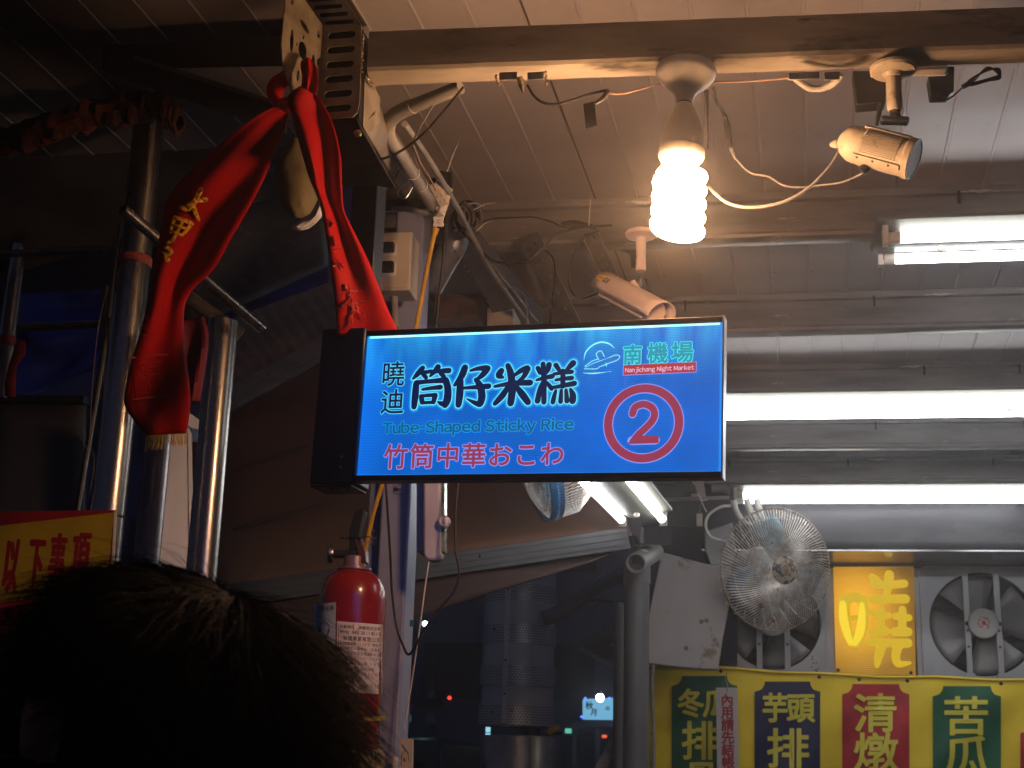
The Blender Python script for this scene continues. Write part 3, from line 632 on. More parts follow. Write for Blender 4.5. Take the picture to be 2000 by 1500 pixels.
# top plates around the column head
t = thing('column_head', 'bolted steel head plates on top of the grey column', 'bracket', P(790,400,2.9))
MB().hexa([P(700,415,2.75),P(880,405,2.75),P(880,385,2.75),P(700,392,2.75),P(700,415,3.05),P(880,405,3.05),P(880,385,3.05),P(700,392,3.05)]).build('cap_plate', DARKM, t, bevel=.002)
MB().hexa([P(748,445,2.83),P(775,445,2.83),P(775,415,2.83),P(748,415,2.83),P(748,445,2.88),P(775,445,2.88),P(775,415,2.88),P(748,415,2.88)]).build('wrapped_stub', mat('wrap_cloth', (.10,.09,.10), .8, 0, (.05,.05,.06), 40), t, bevel=.003)
MB().tube(catmull([P(735,412,2.78),P(790,408,2.74),P(842,420,2.72),P(850,424,2.72)], 5), .006, 10).build('bent_pipe', PVCG, t)
# socket box
IV2 = IVORY
sf = Fr(P(767,510,2.76), Vector((1,.02,0)), Z)
t = thing('socket_box', 'ivory double socket box on the column with two black plugs in it', 'socket box', P(767,560,2.78))
u0, v0 = sf.uv(731, 568); u1, v1 = sf.uv(806, 452)
MB().box(sf, u0, u1, v0, v1, -.075, 0).build('case', IV2, t, bevel=.003)
MB().box(sf, u0+.003, u1-.003, v0+.004, v1-.003, .0004, .004).build('cover', IV2, t, bevel=.002)
for (a, b, x1, y1) in ((750,478,777,502),(748,515,776,541)):
    uu0, vv0 = sf.uv(a, y1); uu1, vv1 = sf.uv(x1, b)
    so = MB().box(sf, uu0, uu1, vv0, vv1, .0041, .0052).build('socket', WHT, t, bevel=.0005)
    MB().box(sf, uu0-.001, uu1-.004, vv0+.006, vv1, .0053, .022).build('plug', BLK, so, bevel=.003)
    MB().tube(catmull([sf.p(uu0+.004, (vv0+vv1)/2+.004, .020), sf.p(uu0-.006, vv0+.006, .026), sf.p(uu0-.012, vv0-.03, .024), sf.p(uu0-.008, v0-.10, .012)], 6), .0026, 8).build('plug_cord', RUB, so)
MB().tube([P(770,572,2.80),P(772,640,2.80)], .0075, 12).build('cable_conduit', PVCG, t)
# pvc conduit elbow
t = thing('conduit', 'grey pipe bending under the beam and running back beside the rafter', 'pipe', P(760,260,2.2))
pth = catmull([P(900,170,2.10),P(850,190,2.12),P(800,210,2.15),P(772,225,2.17),P(758,243,2.19),P(762,270,2.22),P(785,305,2.3),P(815,355,2.45),P(845,402,2.62)], 6)
MB().tube(pth, .0118, 14).build('pipe', PVCG, t)
MB().tube(pth[11:27], .0134, 14).build('elbow', PVCG, t, bevel=.0004)
for a in ((806,338,2.4),(822,362,2.48)):
    pa = P(*a); mb = MB(); d1 = (P(830,380,2.5)-P(800,330,2.38)).normalized(); o1_ = d1.orthogonal().normalized(); o2_ = d1.cross(o1_)
    mb.tube([pa+(o1_*math.cos(k*PI/6)+o2_*math.sin(k*PI/6))*.0135 for k in range(13)], .0009, 5); mb.build('cable_tie', WHT, t)
MB().tube(catmull([P(790,242,2.22),P(840,315,2.42),P(893,405,2.7),P(955,520,3.1),P(1032,632,3.5)], 6), .0058, 10).build('thin_pipe', PVCG, t)
cable([(905,170,2.06),(860,225,2.08),(820,268,2.1),(770,302,2.12),(720,316,2.12),(690,318,2.1)], .0022, RUB, 'black cable slanting down from the beam across the grey conduit')
cable([(850,200,2.16),(832,228,2.17),(812,265,2.2),(805,290,2.3),(818,330,2.4),(845,378,2.55)], .0018, GCORD, 'grey flex looping beside the grey conduit')
cable([(808,285,2.28),(822,320,2.38),(838,345,2.45),(851,372,2.55)], .0017, BCORD, 'brown flex running into the top of the ivory connector', group=None)
cable([(736,330,2.3),(742,360,2.35),(755,370,2.4),(768,345,2.4)], .0010, RUB, 'thin dark wire loop on the square rafter')
hk = [(480,660),(500,600),(540,540),(590,535),(640,565),(660,610),(640,660),(560,760),(512,830),(520,880),(560,915),(610,915),(650,870),(700,778)]
mb = MB().tube(catmull([P(700+.15*a, 250+.15*b, 2.42) for a, b in hk], 5), .0013, 8)
tag(mb.build('s_hook', STEEL, None, loc=P(785,350,2.42)), 'bright metal s-shaped hook hanging under the square rafter', 'hook')
# connectors
t = thing('inline_connector', 'ivory in-line socket hanging by its flex above the white plug', 'connector', P(860,375,2.6))
af = Fr(P(858,378,2.58), P(870,400,2.6)-P(846,352,2.56), Vector((1,0,0)))
MB().box(af, -.028, .026, -.012, .012, -.008, .008).build('body', IVORY, t, bevel=.005)
for a, b in ((.0,.004),(.012,.006),(.012,-.004),(.0,-.005)): MB().box(af, a, a+.004, b, b+.0014, .0075, .0085).build('pin_hole', BLK, t)
MB().tube([af.p(-.034,0,0), af.p(-.026,0,0)], [.006,.008], 12).build('cord_grip', BLK, t)
t = thing('white_plug', 'white flower-shaped plug on the end of the yellow cord', 'plug', P(856,435,2.6))
MB().tube([P(874,372,2.62),P(868,398,2.61),P(860,422,2.6)], [.009,.0085,.0085], 12).build('plug_body', WHT, t)
ff = Fr(P(856,433,2.585), X, Vector((0,-.3,1)))
pts = [((.0115+.0022*math.cos(4*th+PI))*math.cos(th), (.0115+.0022*math.cos(4*th+PI))*math.sin(th)) for th in [2*PI*k/40 for k in range(40)]]
MB().prism(pts, ff, -.004, 0).build('flower_face', WHT, t, bevel=.0008)
for a in (-.003, .002): MB().box(ff, -.004, .004, a, a+.002, .0002, .0008).build('pin_slot', mat('slot_lilac', (.30,.25,.34), .5), t)
pts = [((.010+.002*math.cos(4*th))*math.cos(th), (.010+.002*math.cos(4*th))*math.sin(th)) for th in [2*PI*k/40 for k in range(40)]]
MB().prism(pts, Fr(P(862,408,2.605), X, Vector((0,-.3,1))), -.003, .001).build('flower_collar', WHT, t, bevel=.0008)
MB().prism(pts, Fr(P(873,372,2.625), X, Vector((0,-.3,1))), -.003, .001).build('flower_collar', WHT, t, bevel=.0008)
MB().tube([P(851,446,2.6), P(848,458,2.6)], [.008,.0055], 12).build('cord_sleeve', YCORD, t)
t = cable([(850,450,2.6),(843,480,2.6),(833,530,2.62),(822,590,2.64),(811,650,2.66),(795,760,2.68),(765,880,2.7),(742,960,2.72),(726,1015,2.73),(712,1085,2.74),(704,1130,2.76)], .0045, YCORD, 'thick yellow cord running down the column from the white plug', sides=10)
t = thing('black_adapter', 'flat black box tied beside the ivory connector, black lead hanging below', 'adapter', P(868,352,2.66))
kf = Fr(P(868,352,2.66), X, Z)
MB().prism([kf.uv(*p) for p in ((859,334),(884,338),(880,372),(855,370))], kf, -.012, .004).build('case', BLK, t, bevel=.001)
MB().tube(catmull([P(876,372,2.66),P(872,420,2.66),P(866,500,2.66),P(856,590,2.68),P(850,650,2.7)], 6), [.0052]*12+[.0030]*13, 8).build('lead', RUB, t)
MB().tube([P(873,336,2.66),P(884,305,2.66),P(896,277,2.66)], [.0013,.0010,.0003], 5).build('cable_tie', WHT, t)
# coil of cables at the rafter
t = thing('cable_coil', 'tangled coil of grey and black cables hanging at the first purlin', 'cable coil', P(915,420,2.9))
random.seed(3)
for i in range(7):
    cx, cy = 912+random.uniform(-14,14), 424+random.uniform(-8,8); a, b = random.uniform(12,24), random.uniform(20,30); rot = random.uniform(-.5,.1)
    path = []
    for k in range(19):
        th = 2*PI*k/18+i; dx, dy = a*math.cos(th), b*math.sin(th); path.append(P(cx+dx*math.cos(rot)-dy*math.sin(rot), cy+dx*math.sin(rot)+dy*math.cos(rot), 2.88+.02*math.sin(th*2+i)))
    MB().tube(path, random.choice((.0024,.0030,.0018)), 7).build('loop', random.choice((GCORD,GCORD,RUB)), t)
for a, b in (((925,410),(970,396)),((930,452),(962,430)),((915,398),(946,404))): MB().tube([P(*a,2.86),P((a[0]+b[0])/2,(a[1]+b[1])/2-4,2.86),P(*b,2.86)], [.0012,.001,.0004], 5).build('tie_tail', WHT, t)
cable([(930,440,2.9),(960,428,2.95),(1000,425,3.0),(1040,424,3.05),(1075,432,3.1),(1105,445,3.1),(1150,440,3.1)], .0020, RUB, 'thin black cable sagging along the first purlin')
cable([(905,455,2.9),(940,490,3.0),(965,510,3.05),(1000,514,3.05),(1035,508,3.05),(1060,485,3.05),(1085,458,3.05),(1120,448,3.05),(1160,442,3.05),(1196,440,3.05)], .0030, RUB, 'thick black cable looping from the coil up to the cable bundle')
cable([(1170,450,3.05),(1135,470,3.05),(1118,510,3.06),(1112,550,3.06),(1120,575,3.06),(1140,582,3.05),(1168,572,2.95)], .0022, RUB, 'black cable looping down to the small sticker camera')
cable([(1064,488,3.0),(1080,505,3.0),(1084,540,3.0),(1078,590,3.0),(1074,640,3.0)], .0020, RUB, 'black lead dropping straight behind the sign by the slotted angles')
cable([(945,500,3.0),(975,535,3.05),(985,560,3.05),(1010,565,3.05),(1028,585,3.05),(1030,640,3.05)], .0016, GCORD, 'thin grey wire zigzagging down beside the dark rafter')
MB_ = MB().tube(catmull([P(1096,438,3.08),P(1120,436,3.08),P(1145,440,3.08),P(1165,446,3.08)], 5), [.004,.006,.007,.007,.0075,.008,.008,.008,.007,.006,.006,.006,.006,.005,.004,.003], 8)
tag(MB_.build('cable_bundle', RUB, None, loc=P(1130,440,3.08)), 'taped black cable bundle tied under the first purlin', 'cable bundle')
tag(MB().tube([P(1154,380,3.05),P(1152,410,3.05),P(1150,440,3.05)], [.0004,.0011,.0014], 5).build('cable_tie', WHT, None, loc=P(1150,440,3.05)), 'thin pale cable tie standing up from the black cable bundle', 'cable tie')
# dark flat rafter and slotted angles
RD = mat('dark_rafter', (.17,.17,.19), .45, .3, (.10,.10,.12), 6, .4, .7, .2, 30, c3=(.4,.38,.34), speck=(.70,.74,22))
t = thing('sloping_rafter', 'dark wide rafter sloping back to the right behind the blue sign top', 'beam', P(900,450,2.9))
MB().hexa([P(878,455,2.92),P(900,440,2.92),P(1060,640,3.7),P(985,655,3.7),P(878,425,2.95),P(905,412,2.95),P(1062,610,3.72),P(985,625,3.72)]).build('flange', RD, t, bevel=.002)
weld([P(880,478,2.92), P(920,540,3.1), P(955,590,3.3)], .003, t, step=.03)
def angle(a, b, w, label, nh=7):
    a = P(*a); b = P(*b); ax_ = (b-a); L_ = ax_.length; fr = Fr(a, ax_, n=Vector((0,-1,-.35)) if False else Vector((0,-1,-.3)).cross(ax_.normalized()).cross(ax_.normalized())*-1)
    fr = Fr(a, ax_, ax_.normalized().cross(Vector((0,-1,-.3))))
    t = thing('slotted_angle', label, 'steel angle', a, 'slotted steel angles under the first purlin')
    hol = []
    for i in range(nh):
        c_ = L_*(i+.6)/nh; hol.append([(c_-.008,w*.30),(c_+.008,w*.30),(c_+.008,w*.42),(c_-.008,w*.42)]); hol.append([(c_+.004,w*.64),(c_+.016,w*.64),(c_+.016,w*.74),(c_+.004,w*.74)])
    MB().plate([[(0,0),(L_,0),(L_,w),(0,w)]]+hol, fr, -.0012, .0012).build('face_leg', GALV, t)
    MB().box(fr, 0, L_, w-.001, w+.0015, -.035, .0012).build('side_leg', GALV, t)
    MB().box(fr, 0, L_, -.0015, .001, -.012, .0012).build('lip', GALV, t)
angle((1050,452,3.12), (1150,665,3.5), .050, 'left galvanised slotted angle hanging from the first purlin')
angle((1165,448,3.12), (1222,570,3.4), .036, 'right rusty slotted angle hanging above the sticker camera')
BRN = mat('rusty_brown_paint', (.20,.13,.10), .6, 0, (.10,.07,.06), 12)
for a, b, m, lb in (((846,572),(936,622),BRN,'brown rusty box section behind the black lead'),((950,598),(1003,640),IVORY,'small ivory junction box with rust spots above the sign')):
    p0 = P(a[0], b[1], 3.5); p1 = P(b[0], a[1], 3.5); f_ = Fr(p0, X, Z)
    tag(MB().box(f_, 0, (p1-p0).x, 0, (p1-p0).z, -.12, 0).build('junction_box', m, None, loc=p0, bevel=.003), lb, 'box')
t = thing('duct_piece', 'grey bent duct piece above the blue sign beside the column', 'duct', P(860,520,3.0))
MB().tube(catmull([P(875,415,3.0),P(893,435,3.0),P(888,475,3.0),P(868,510,3.02),P(840,560,3.05)], 6), [.030]*25, 14).build('duct', mat('duct_metal', (.28,.30,.33), .4, .6, (.2,.21,.24), 10), t)
cable([(1100,470,3.3),(1150,470,3.3),(1200,478,3.3),(1235,490,3.3),(1242,520,3.3)], .012, mat('dark_hose', (.10,.095,.10), .5), 'thick dark hose arching behind the sticker camera mount', 'hose', 'hose', sides=10)
# ------------------------------------------------------------------ sticker camera
PK = mat('cream_camera_shell', (.62,.50,.44), .35, 0, (.54,.42,.37), 8)
t = thing('bullet_camera', 'smaller pinkish bullet camera with a yellow 1080P HD sticker above the sign', 'security camera', P(1252,452,2.75), 'two bullet cameras')
MB().lathe([(.014,0),(.030,.001),(.033,.005),(.031,.011),(.012,.015)], P(1252,452,2.75), -Z, 28).build('mount_disc', PK, t)
MB().lathe([(.0115,.012),(.0105,.03),(.0095,.060),(.0095,.062)], P(1252,452,2.75), -Z, 20).build('stem', PK, t)
mb = MB().lathe([(.0105,.060),(.0105,.086)], P(1252,452,2.75), -Z, 14); mb.build('knurled_ring', PK, t)
MB().tube([P(1251,540,2.75),P(1251,552,2.75),P(1248,558,2.75)], .0045, 10).build('ball_joint', STEEL, t)
MB().tube([P(1234,551,2.75),P(1248,572,2.75)], .0080, 12).build('clamp', PK, t)
ca = P(1182,560,2.80); cb = P(1284,614,2.66); axc = (cb-ca).normalized(); L_ = (cb-ca).length
cf2 = Fr(ca, axc, axc.cross(Vector((0,-.80,.6)))); nrm = cf2.z
mb = MB().lathe([(.014,-.004),(.0225,.006),(.025,.012),(.025,L_-.02),(.024,L_-.006),(.020,L_-.006)], ca-nrm*.0, axc, 8); mb.build('barrel', PK, t, bevel=.002)
MB().lathe([(.020,L_-.012),(.018,L_-.010)], ca, axc, 24).build('lens_glass', BLK, t)
MB().lathe([(.008,L_-.010),(.009,L_-.008),(.007,L_-.007)], ca, axc, 24).build('lens_ring', STEEL, t)
g = []
up_ = (Z - axc*axc.dot(Z)).normalized(); sd_ = axc.cross(up_)
for j in range(9):
    s_ = j/8*(L_+.022)-.006; g.append([ca+axc*(s_ if abs(th)>.9 or j < 8 else s_)+(up_*math.cos(th)*.030+sd_*math.sin(th)*.030)+axc*(.006*math.cos(th) if j == 8 else 0) for th in [(-1.75+3.5*k/14) for k in range(15)]])
MB().sheet(g).build('sun_visor', PK, t, solid=.0016)
side = 1 if (sd_.dot(Vector((0,-1,0))) > 0) else -1
def visor(u, th, r=.0312): return ca+axc*u+(up_*math.cos(th)*r+sd_*math.sin(th)*r*side)
def vis_pen(pen, nm, m, r=.0312): return pen.to(lambda u, v, w: visor(.002+u, 1.12-v/.031, r+w), nm, m, t)
Pen().poly([(0,0),(.044,0),(.044,.013),(0,.013)],0)
mb = MB(); mb.sheet([[visor(.002+a, 1.12-b/.031, .0311) for a in (0,.012,.024)] for b in (0,.004,.008,.0125)]); mb.build('yellow_sticker', mat('sticker_yellow', (.75,.50,.03), .5), t)
mb = MB(); mb.sheet([[visor(.002+a, 1.12-b/.031, .0313) for a in (.024,.034,.044)] for b in (0,.004,.008,.0115)]); mb.build('black_sticker', BLK, t)
vis_pen(Pen().latin('1080P', .002, .0030, .020, .0080, .0002), 'lettering', BLK, .0314)
vis_pen(Pen().latin('HD', .027, .0022, .014, .0100, .0003), 'lettering', PK, .0316)
for w_ in (.35, .75):
    MB().bar(ca+axc*.016+(up_*math.cos(1.5+w_)+sd_*side*math.sin(1.5+w_))*.0255, ca+axc*(L_-.02)+(up_*math.cos(1.5+w_)+sd_*side*math.sin(1.5+w_))*.0255, .0028, .0028).build('shell_rib', PK, t)
cable([(1262,545,2.72),(1268,570,2.70),(1274,590,2.68)], .0022, RUB, 'short black lead at the joint of the sticker camera')
# ------------------------------------------------------------------ big camera under the beam
TAN = mat('dusty_grey_shell', (.34,.29,.22), .55, 0, (.24,.20,.15), 9, .35, .7, .25, 90, c3=(.12,.10,.08), speck=(.62,.70,70))
t = thing('bullet_camera', 'larger dusty bullet camera with ribbed shell hanging from the front beam', 'security camera', P(1744,135,2.1), 'two bullet cameras')
tp = P(1744,130,2.08)
MB().lathe([(.030,0),(.035,.001),(.0355,.006),(.033,.010),(.017,.014),(.0135,.020)], tp, -Z, 32).build('mount_disc', TAN, t)
MB().lathe([(.0120,.014),(.0112,.050)], tp, -Z, 20).build('stem', TAN, t)
kn = MB().lathe([(.0105,.048),(.0118,.050),(.0118,.072),(.0095,.076)], tp, -Z, 24).build('knob', DARKM if False else TAN, t)
for k in range(16):
    th = 2*PI*k/16; c_ = tp+Vector((math.cos(th)*.0118, math.sin(th)*.0118, -.061)); MB().bar(c_+Z*.010, c_-Z*.010, .0016, .0016).build('knob_rib', TAN, kn)
MB().tube([tp-Z*.074, tp-Z*.088], [.009,.006], 12).build('joint', DARKM, t)
MB().sphere(tp-Z*.088, .010, 14, 8).build('joint_ball', DARKM, t)
MB().bar(tp-Z*.090-X*.022, tp-Z*.094+X*.020, .018, .010).build('saddle', DARKM, t, bevel=.003)
ca = P(1672,282,2.10); cb = P(1783,311,2.078); axc = (cb-ca).normalized(); L_ = (cb-ca).length; R_ = .0305
MB().lathe([(.004,-.028),(.012,-.026),(.021,-.019),(.0275,-.008),(.0295,.002),(.0295,.012)], ca, axc, 32).build('rear_dome', TAN, t)
br_ = MB().lathe([(R_-.002,.010),(R_,.011),(R_,L_-.010),(R_+.0015,L_-.008),(R_+.0015,L_+.002),(R_-.003,L_+.002)], ca, axc, 40).build('barrel', TAN, t)
a1_ = (Z-axc*axc.dot(Z)).normalized(); a2_ = axc.cross(a1_); sg = 1 if a2_.dot(Vector((0,-1,0))) > 0 else -1
for k in range(15):
    th = math.radians(48+k*5.6); dr_ = a1_*math.cos(th)+a2_*sg*math.sin(th)
    MB().bar(ca+axc*.016+dr_*(R_+.0002), ca+axc*(L_-.018)+dr_*(R_+.0002), .0013, .0022, dr_).build('shell_rib', TAN, br_)
for th_, nm in ((38,'upper_rail'),(142,'lower_rail')):
    th = math.radians(th_); dr_ = a1_*math.cos(th)+a2_*sg*math.sin(th)
    ra = MB().bar(ca+axc*.010+dr_*(R_+.001), ca+axc*(L_-.008)+dr_*(R_+.001), .009, .0045, dr_).build(nm, TAN, t, bevel=.001)
    if th_ > 100:
        for q_ in (.02,.05,.08): MB().lathe([(.0022,0),(.0018,.0006)], ca+axc*q_*L_/.11+dr_*(R_+.0034), dr_, 8).build('screw_hole', BLK, ra)
MB().lathe([(R_-.003,L_-.004),(.001,L_-.003)], ca, axc, 32).build('glass_front', mat('camera_glass', (.10,.12,.14), .12), t)
MB().lathe([(.012,L_-.002),(.013,L_-.001),(.010,L_)], ca, axc, 24).build('lens', BLK, t)
MB().lathe([(R_-.003,L_-.002),(R_-.001,L_+.003),(R_,L_+.003),(R_-.001,L_-.002)], ca, axc, 32, False).build('front_rim', WHT, t)
MB().lathe([(.007,0),(.008,.004),(.005,.010),(.003,.014)], ca-axc*.026-a1_*.006, (-axc-a1_*.4), 14).build('cable_gland', TAN, t)
MB().tube([ca+axc*.03-a1_*.030, ca+axc*.026-a1_*.040], .008, 12).build('lower_knob', DARKM, t)
cable([(1640,293,2.12),(1620,325,2.12),(1585,362,2.12),(1545,388,2.12),(1500,402,2.12),(1455,405,2.12),(1420,396,2.12),(1396,378,2.12),(1385,365,2.14)], .0026, GCORD, 'grey cable sagging from the big camera towards the glowing bulb')
cable([(1695,332,2.12),(1672,345,2.14),(1640,357,2.18),(1600,362,2.2),(1560,366,2.2),(1530,362,2.2),(1500,345,2.2),(1472,340,2.2),(1455,330,2.2),(1436,310,2.2)], .0017, GCORD, 'thin grey lead from the big camera joining the black barrel connector')
t = thing('barrel_connector', 'black barrel connector hanging on its lead right of the bulb holder', 'connector', P(1425,280,2.2))
MB().tube([P(1416,226,2.2),P(1420,245,2.2),P(1425,282,2.2),P(1427,290,2.2)], [.003,.005,.0055,.004], 12).build('barrel', RUB, t)
MB().tube([P(1427,288,2.2),P(1436,312,2.2)], [.0034,.0018], 10).build('strain_relief', GCORD, t)
MB().tube(catmull([P(1393,170,2.12),P(1398,195,2.14),P(1408,212,2.18),P(1416,228,2.2)], 5), .0024, 8).build('lead', RUB, t)
MB().tube([P(1380,175,2.12),P(1380,205,2.13),P(1381,290,2.14)], [.0035,.0035,.0018], 8).build('second_lead', RUB, t)
cable([(1030,166,2.0),(1042,186,2.0),(1060,200,2.0),(1085,203,2.0),(1115,196,2.0),(1150,184,2.0),(1175,178,2.0),(1187,176,2.0)], .0021, RUB, 'black cable drooping under the beam to the taped joint')
cable([(1190,182,2.0),(1215,183,2.0),(1245,176,2.0),(1290,163,2.0)], .0014, BCORD, 'thin brown flex from the taped joint to the bulb holder')
cable([(1395,160,2.02),(1440,160,2.03),(1490,157,2.03),(1535,153,2.03),(1575,148,2.03)], .0014, BCORD, 'thin brown flex under the beam right of the bulb holder')
t = thing('taped_joint', 'black taped wire joint with a dangling black tape flag', 'tape', P(1175,190,2.0))
MB().tube([P(1188,176,2.0),P(1178,192,2.0),P(1163,202,2.0)], [.003,.0045,.003], 8).build('taped_splice', RUB, t)
tf = Fr(P(1155,222,2.0), X, Z); MB().prism([tf.uv(*p) for p in ((1139,203),(1161,198),(1166,246),(1144,252))], tf, -.0004, .0004).build('tape_flag', RUB, t)
cable([(1548,148,2.05),(1562,160,2.06),(1585,173,2.07),(1612,171,2.07),(1632,160,2.06),(1643,146,2.05)], .0055, PVCG, 'short grey hose looping under the beam between bulb and camera', 'hose', 'hose', sides=10)
t = thing('black_adapter', 'large black box tucked under the beam left of the big camera', 'adapter', P(1695,170,2.16))
kf = Fr(P(1695,170,2.16), X, Z)
MB().prism([kf.uv(*p) for p in ((1665,138),(1730,138),(1730,200),(1673,205))], kf, -.03, 0).build('case', BLK, t, bevel=.002)
MB().tube([P(1720,203,2.15),P(1716,225,2.15),P(1712,245,2.15)], [.0045,.004,.0022], 8).build('lead', RUB, t)
t = thing('power_strip', 'short ivory power strip under the beam behind the big camera mount', 'power strip', P(1780,142,2.12))
MB().hexa([P(1700,152,2.12),P(1846,147,2.12),P(1852,133,2.12),P(1700,135,2.12),P(1700,140,2.17),P(1846,138,2.17),P(1852,126,2.17),P(1700,128,2.17)]).build('case', IVORY, t, bevel=.002)
t = thing('black_adapter', 'small black plug adapter hanging from the ivory power strip', 'adapter', P(1840,165,2.13))
kf = Fr(P(1840,165,2.13), X, Z)
MB().prism([kf.uv(*p) for p in ((1812,150),(1818,188),(1852,187),(1863,178),(1864,130),(1850,130),(1850,148))], kf, -.025, .002).build('case', BLK, t, bevel=.002)
MB().tube(catmull([P(1832,188,2.12),P(1836,196,2.12),P(1855,192,2.12),P(1870,180,2.12),P(1883,168,2.12)], 5), .0013, 6).build('lead', RUB, t)
t = thing('cable_hank', 'small tied hank of black cable under the right end of the beam', 'cable coil', P(1910,150,2.12))
for i in range(5):
    MB().tube(catmull([P(1884,166,2.12),P(1900,152+i*2,2.115+i*.002),P(1928,138-i*1.5,2.12),P(1950,134+i*2.5,2.12),P(1952,146+i*2,2.12),P(1930,154+i,2.12),P(1902,162+i,2.12),P(1886,168,2.12)], 5), .0016, 6).build('loop', RUB, t)
MB().tube([P(1880,170,2.12),P(1893,163,2.12)], [.004,.0045], 8).build('tie_band', RUB, t)
# ================================================================== fire extinguisher
REDP = mat('red_enamel', (.22,.007,.012), .22, 0, (.18,.006,.010), 8, .4, .7, coat=.3)
ex = P(681,1300,2.74); ER = .0660
t = thing('fire_extinguisher', 'red fire extinguisher with white inspection labels hanging beside the column', 'fire extinguisher', (ex.x, ex.y, P(681,1640,2.74).z))
zt = P(682,1110,2.74).z; zb = P(681,1640,2.74).z; prof = [(ER-.01,zb),(ER,zb+.01),(ER,zt-.062),(ER*.985,zt-.050),(ER*.93,zt-.036),(ER*.80,zt-.020),(ER*.62,zt-.010),(ER*.46,zt-.005),(.030,zt)]
MB().lathe(prof, (ex.x,ex.y,0), Z, 48).build('cylinder', REDP, t, smooth=40)
MB().lathe([(.034,zt-.004),(.034,zt),(.029,zt+.001),(.022,zt+.003),(.022,zt+.022),(.018,zt+.024)], (ex.x,ex.y,0), Z, 28).build('neck_ring', mat('neck_metal', (.34,.22,.20), .35, .6), t)
N0 = Vector((ex.x, ex.y, zt+.024))
MB().bar(N0-Z*.006, N0+Z*.022, .020, .020, Y).build('valve_body', DARKM, t, bevel=.003)
vb = MB().tube([N0+Z*.004-X*.045, N0+Z*.004+X*.004], .008, 12).build('valve_arm', DARKM, t)
MB().lathe([(.004,0),(.017,.001),(.018,.005),(.018,.010),(.016,.012),(.002,.012)], N0+Z*.004-X*.044, Vector((-1,-.25,0)), 24).build('gauge', STEEL, t)
lv = Fr(N0, X, Z)
MB().prism([(-.010,.010),(.004,.012),(.012,.060),(.018,.088),(.012,.094),(-.002,.088),(-.012,.050)], lv, -.012, .012).build('lever', BLK, t, bevel=.002)
MB().prism([(-.002,.034),(.012,.034),(.024,.010),(.027,-.014),(.010,-.016),(.009,.004)], lv, -.010, .014).build('carry_handle', mat('handle_brown', (.10,.05,.04), .35, .4), t, bevel=.0015)
MB().tube([N0+Z*.034-X*.028-Y*.014, N0+Z*.034+X*.016-Y*.016], .0014, 8).build('pin', STEEL, t)
MB().tube([N0+Z*.034+X*(.030+.014*math.cos(k*PI/10))-Y*(.016+.012*math.sin(k*PI/10)) for k in range(21)], .0013, 8).build('pull_ring', STEEL, t)
def curvepx(px_, py_, off=.0006):     # point of the cylinder's skin seen at a photo pixel
    r = ray(px_, py_); ox, oy = EYE.x-ex.x, EYE.y-ex.y; RR = ER+off
    a = r.x**2+r.y**2; b = 2*(ox*r.x+oy*r.y); c_ = ox*ox+oy*oy-RR*RR; dsc = b*b-4*a*c_
    s_ = (-b-math.sqrt(max(dsc,0)))/(2*a); return EYE+r*s_
def label(quad, m, nm, off, n=12):
    (ax_,ay_),(bx_,by_),(cx_,cy_),(dx_,dy_) = quad; g = []
    for j in range(7):
        g.append([curvepx((ax_+(bx_-ax_)*i/n)*(1-j/6)+(dx_+(cx_-dx_)*i/n)*j/6, (ay_+(by_-ay_)*i/n)*(1-j/6)+(dy_+(cy_-dy_)*i/n)*j/6, off) for i in range(n+1)])
    return MB().sheet(g).build(nm, m, t, smooth=60)
PAPER = mat('label_paper', (.62,.55,.58), .6); PAPB = mat('label_pale_blue', (.42,.50,.56), .5); INKB = mat('label_ink', (.03,.03,.05), .7)
label([(658,1213),(747,1220),(746,1356),(657,1350)], PAPER, 'inspection_label', .0006)
label([(614,1180),(656,1176),(655,1262),(613,1268)], PAPB, 'type_label', .0006)
label([(614,1402),(752,1399),(752,1407),(614,1411)], mat('yellow_band', (.50,.42,.05), .5), 'yellow_band', .0012, 20)
label([(616,1468),(751,1464),(752,1560),(617,1560)], mat('cream_label', (.45,.40,.25), .6), 'lower_label', .0006, 20)
pen = Pen(); rows = [(1219,'設置場所|南機場自治會'),(1229,'場所地址|中華路二段315巷')]
def row(y, s_, h, b=.25, x0=663, x1=744):
    cells = list(s_); n = len(cells); w_ = min(h*1.0, (x1-x0)/n)
    for i, c_ in enumerate(cells):
        if c_ in '| ': continue
        pen.text(c_, 0, 0, 1, 0); k0 = len(pen.v)-len(glyph(c_)[0])
        for k in range(k0, len(pen.v)): u, v, w = pen.v[k]; pen.v[k] = (x0+w_*i+u*w_*.98, y+h-v*h+(x0+w_*i-660)*.07, w)
row(1219, '設置場所 南機場自治會', 8); row(1229, '場所地址 中華路二段315巷20號', 8); row(1240, '耿德實業有限公司', 10, x0=670)
row(1252, '廠商證書號碼 １１０８ 新北市', 7); row(1261, '檢修專技人員姓名 王永昌', 7); row(1270, '新北市新店區安興路87號', 8); row(1279, '（０２）２２１２－２２６８', 7, x0=667)
row(1289, '種類 乾粉滅火器 10型', 8); row(1300, '藥劑更換 型式日期', 7, x0=668); row(1310, '１０８年０４月１７日', 7, x0=668); row(1321, '有效期限', 7, x0=680); row(1332, '１１１年０４月０１日', 8, x0=668); row(1343, '０２２１７', 7, x0=680)
for y in (1217.5,1227.5,1238,1251,1260,1269,1287,1298,1309,1330,1341,1351): pen.lines([(661,y),(700,y+2.8),(745,y+6)], .35)
for x in (661,745): pen.lines([(x,1217+(x-661)*.07),(x,1351+(x-661)*.06)], .35)
pen.lines([(690,1219),(690,1238)], .3)
pen.to(lambda u, v, w: curvepx(u, v, .0010), 'inspection_print', INKB, t)
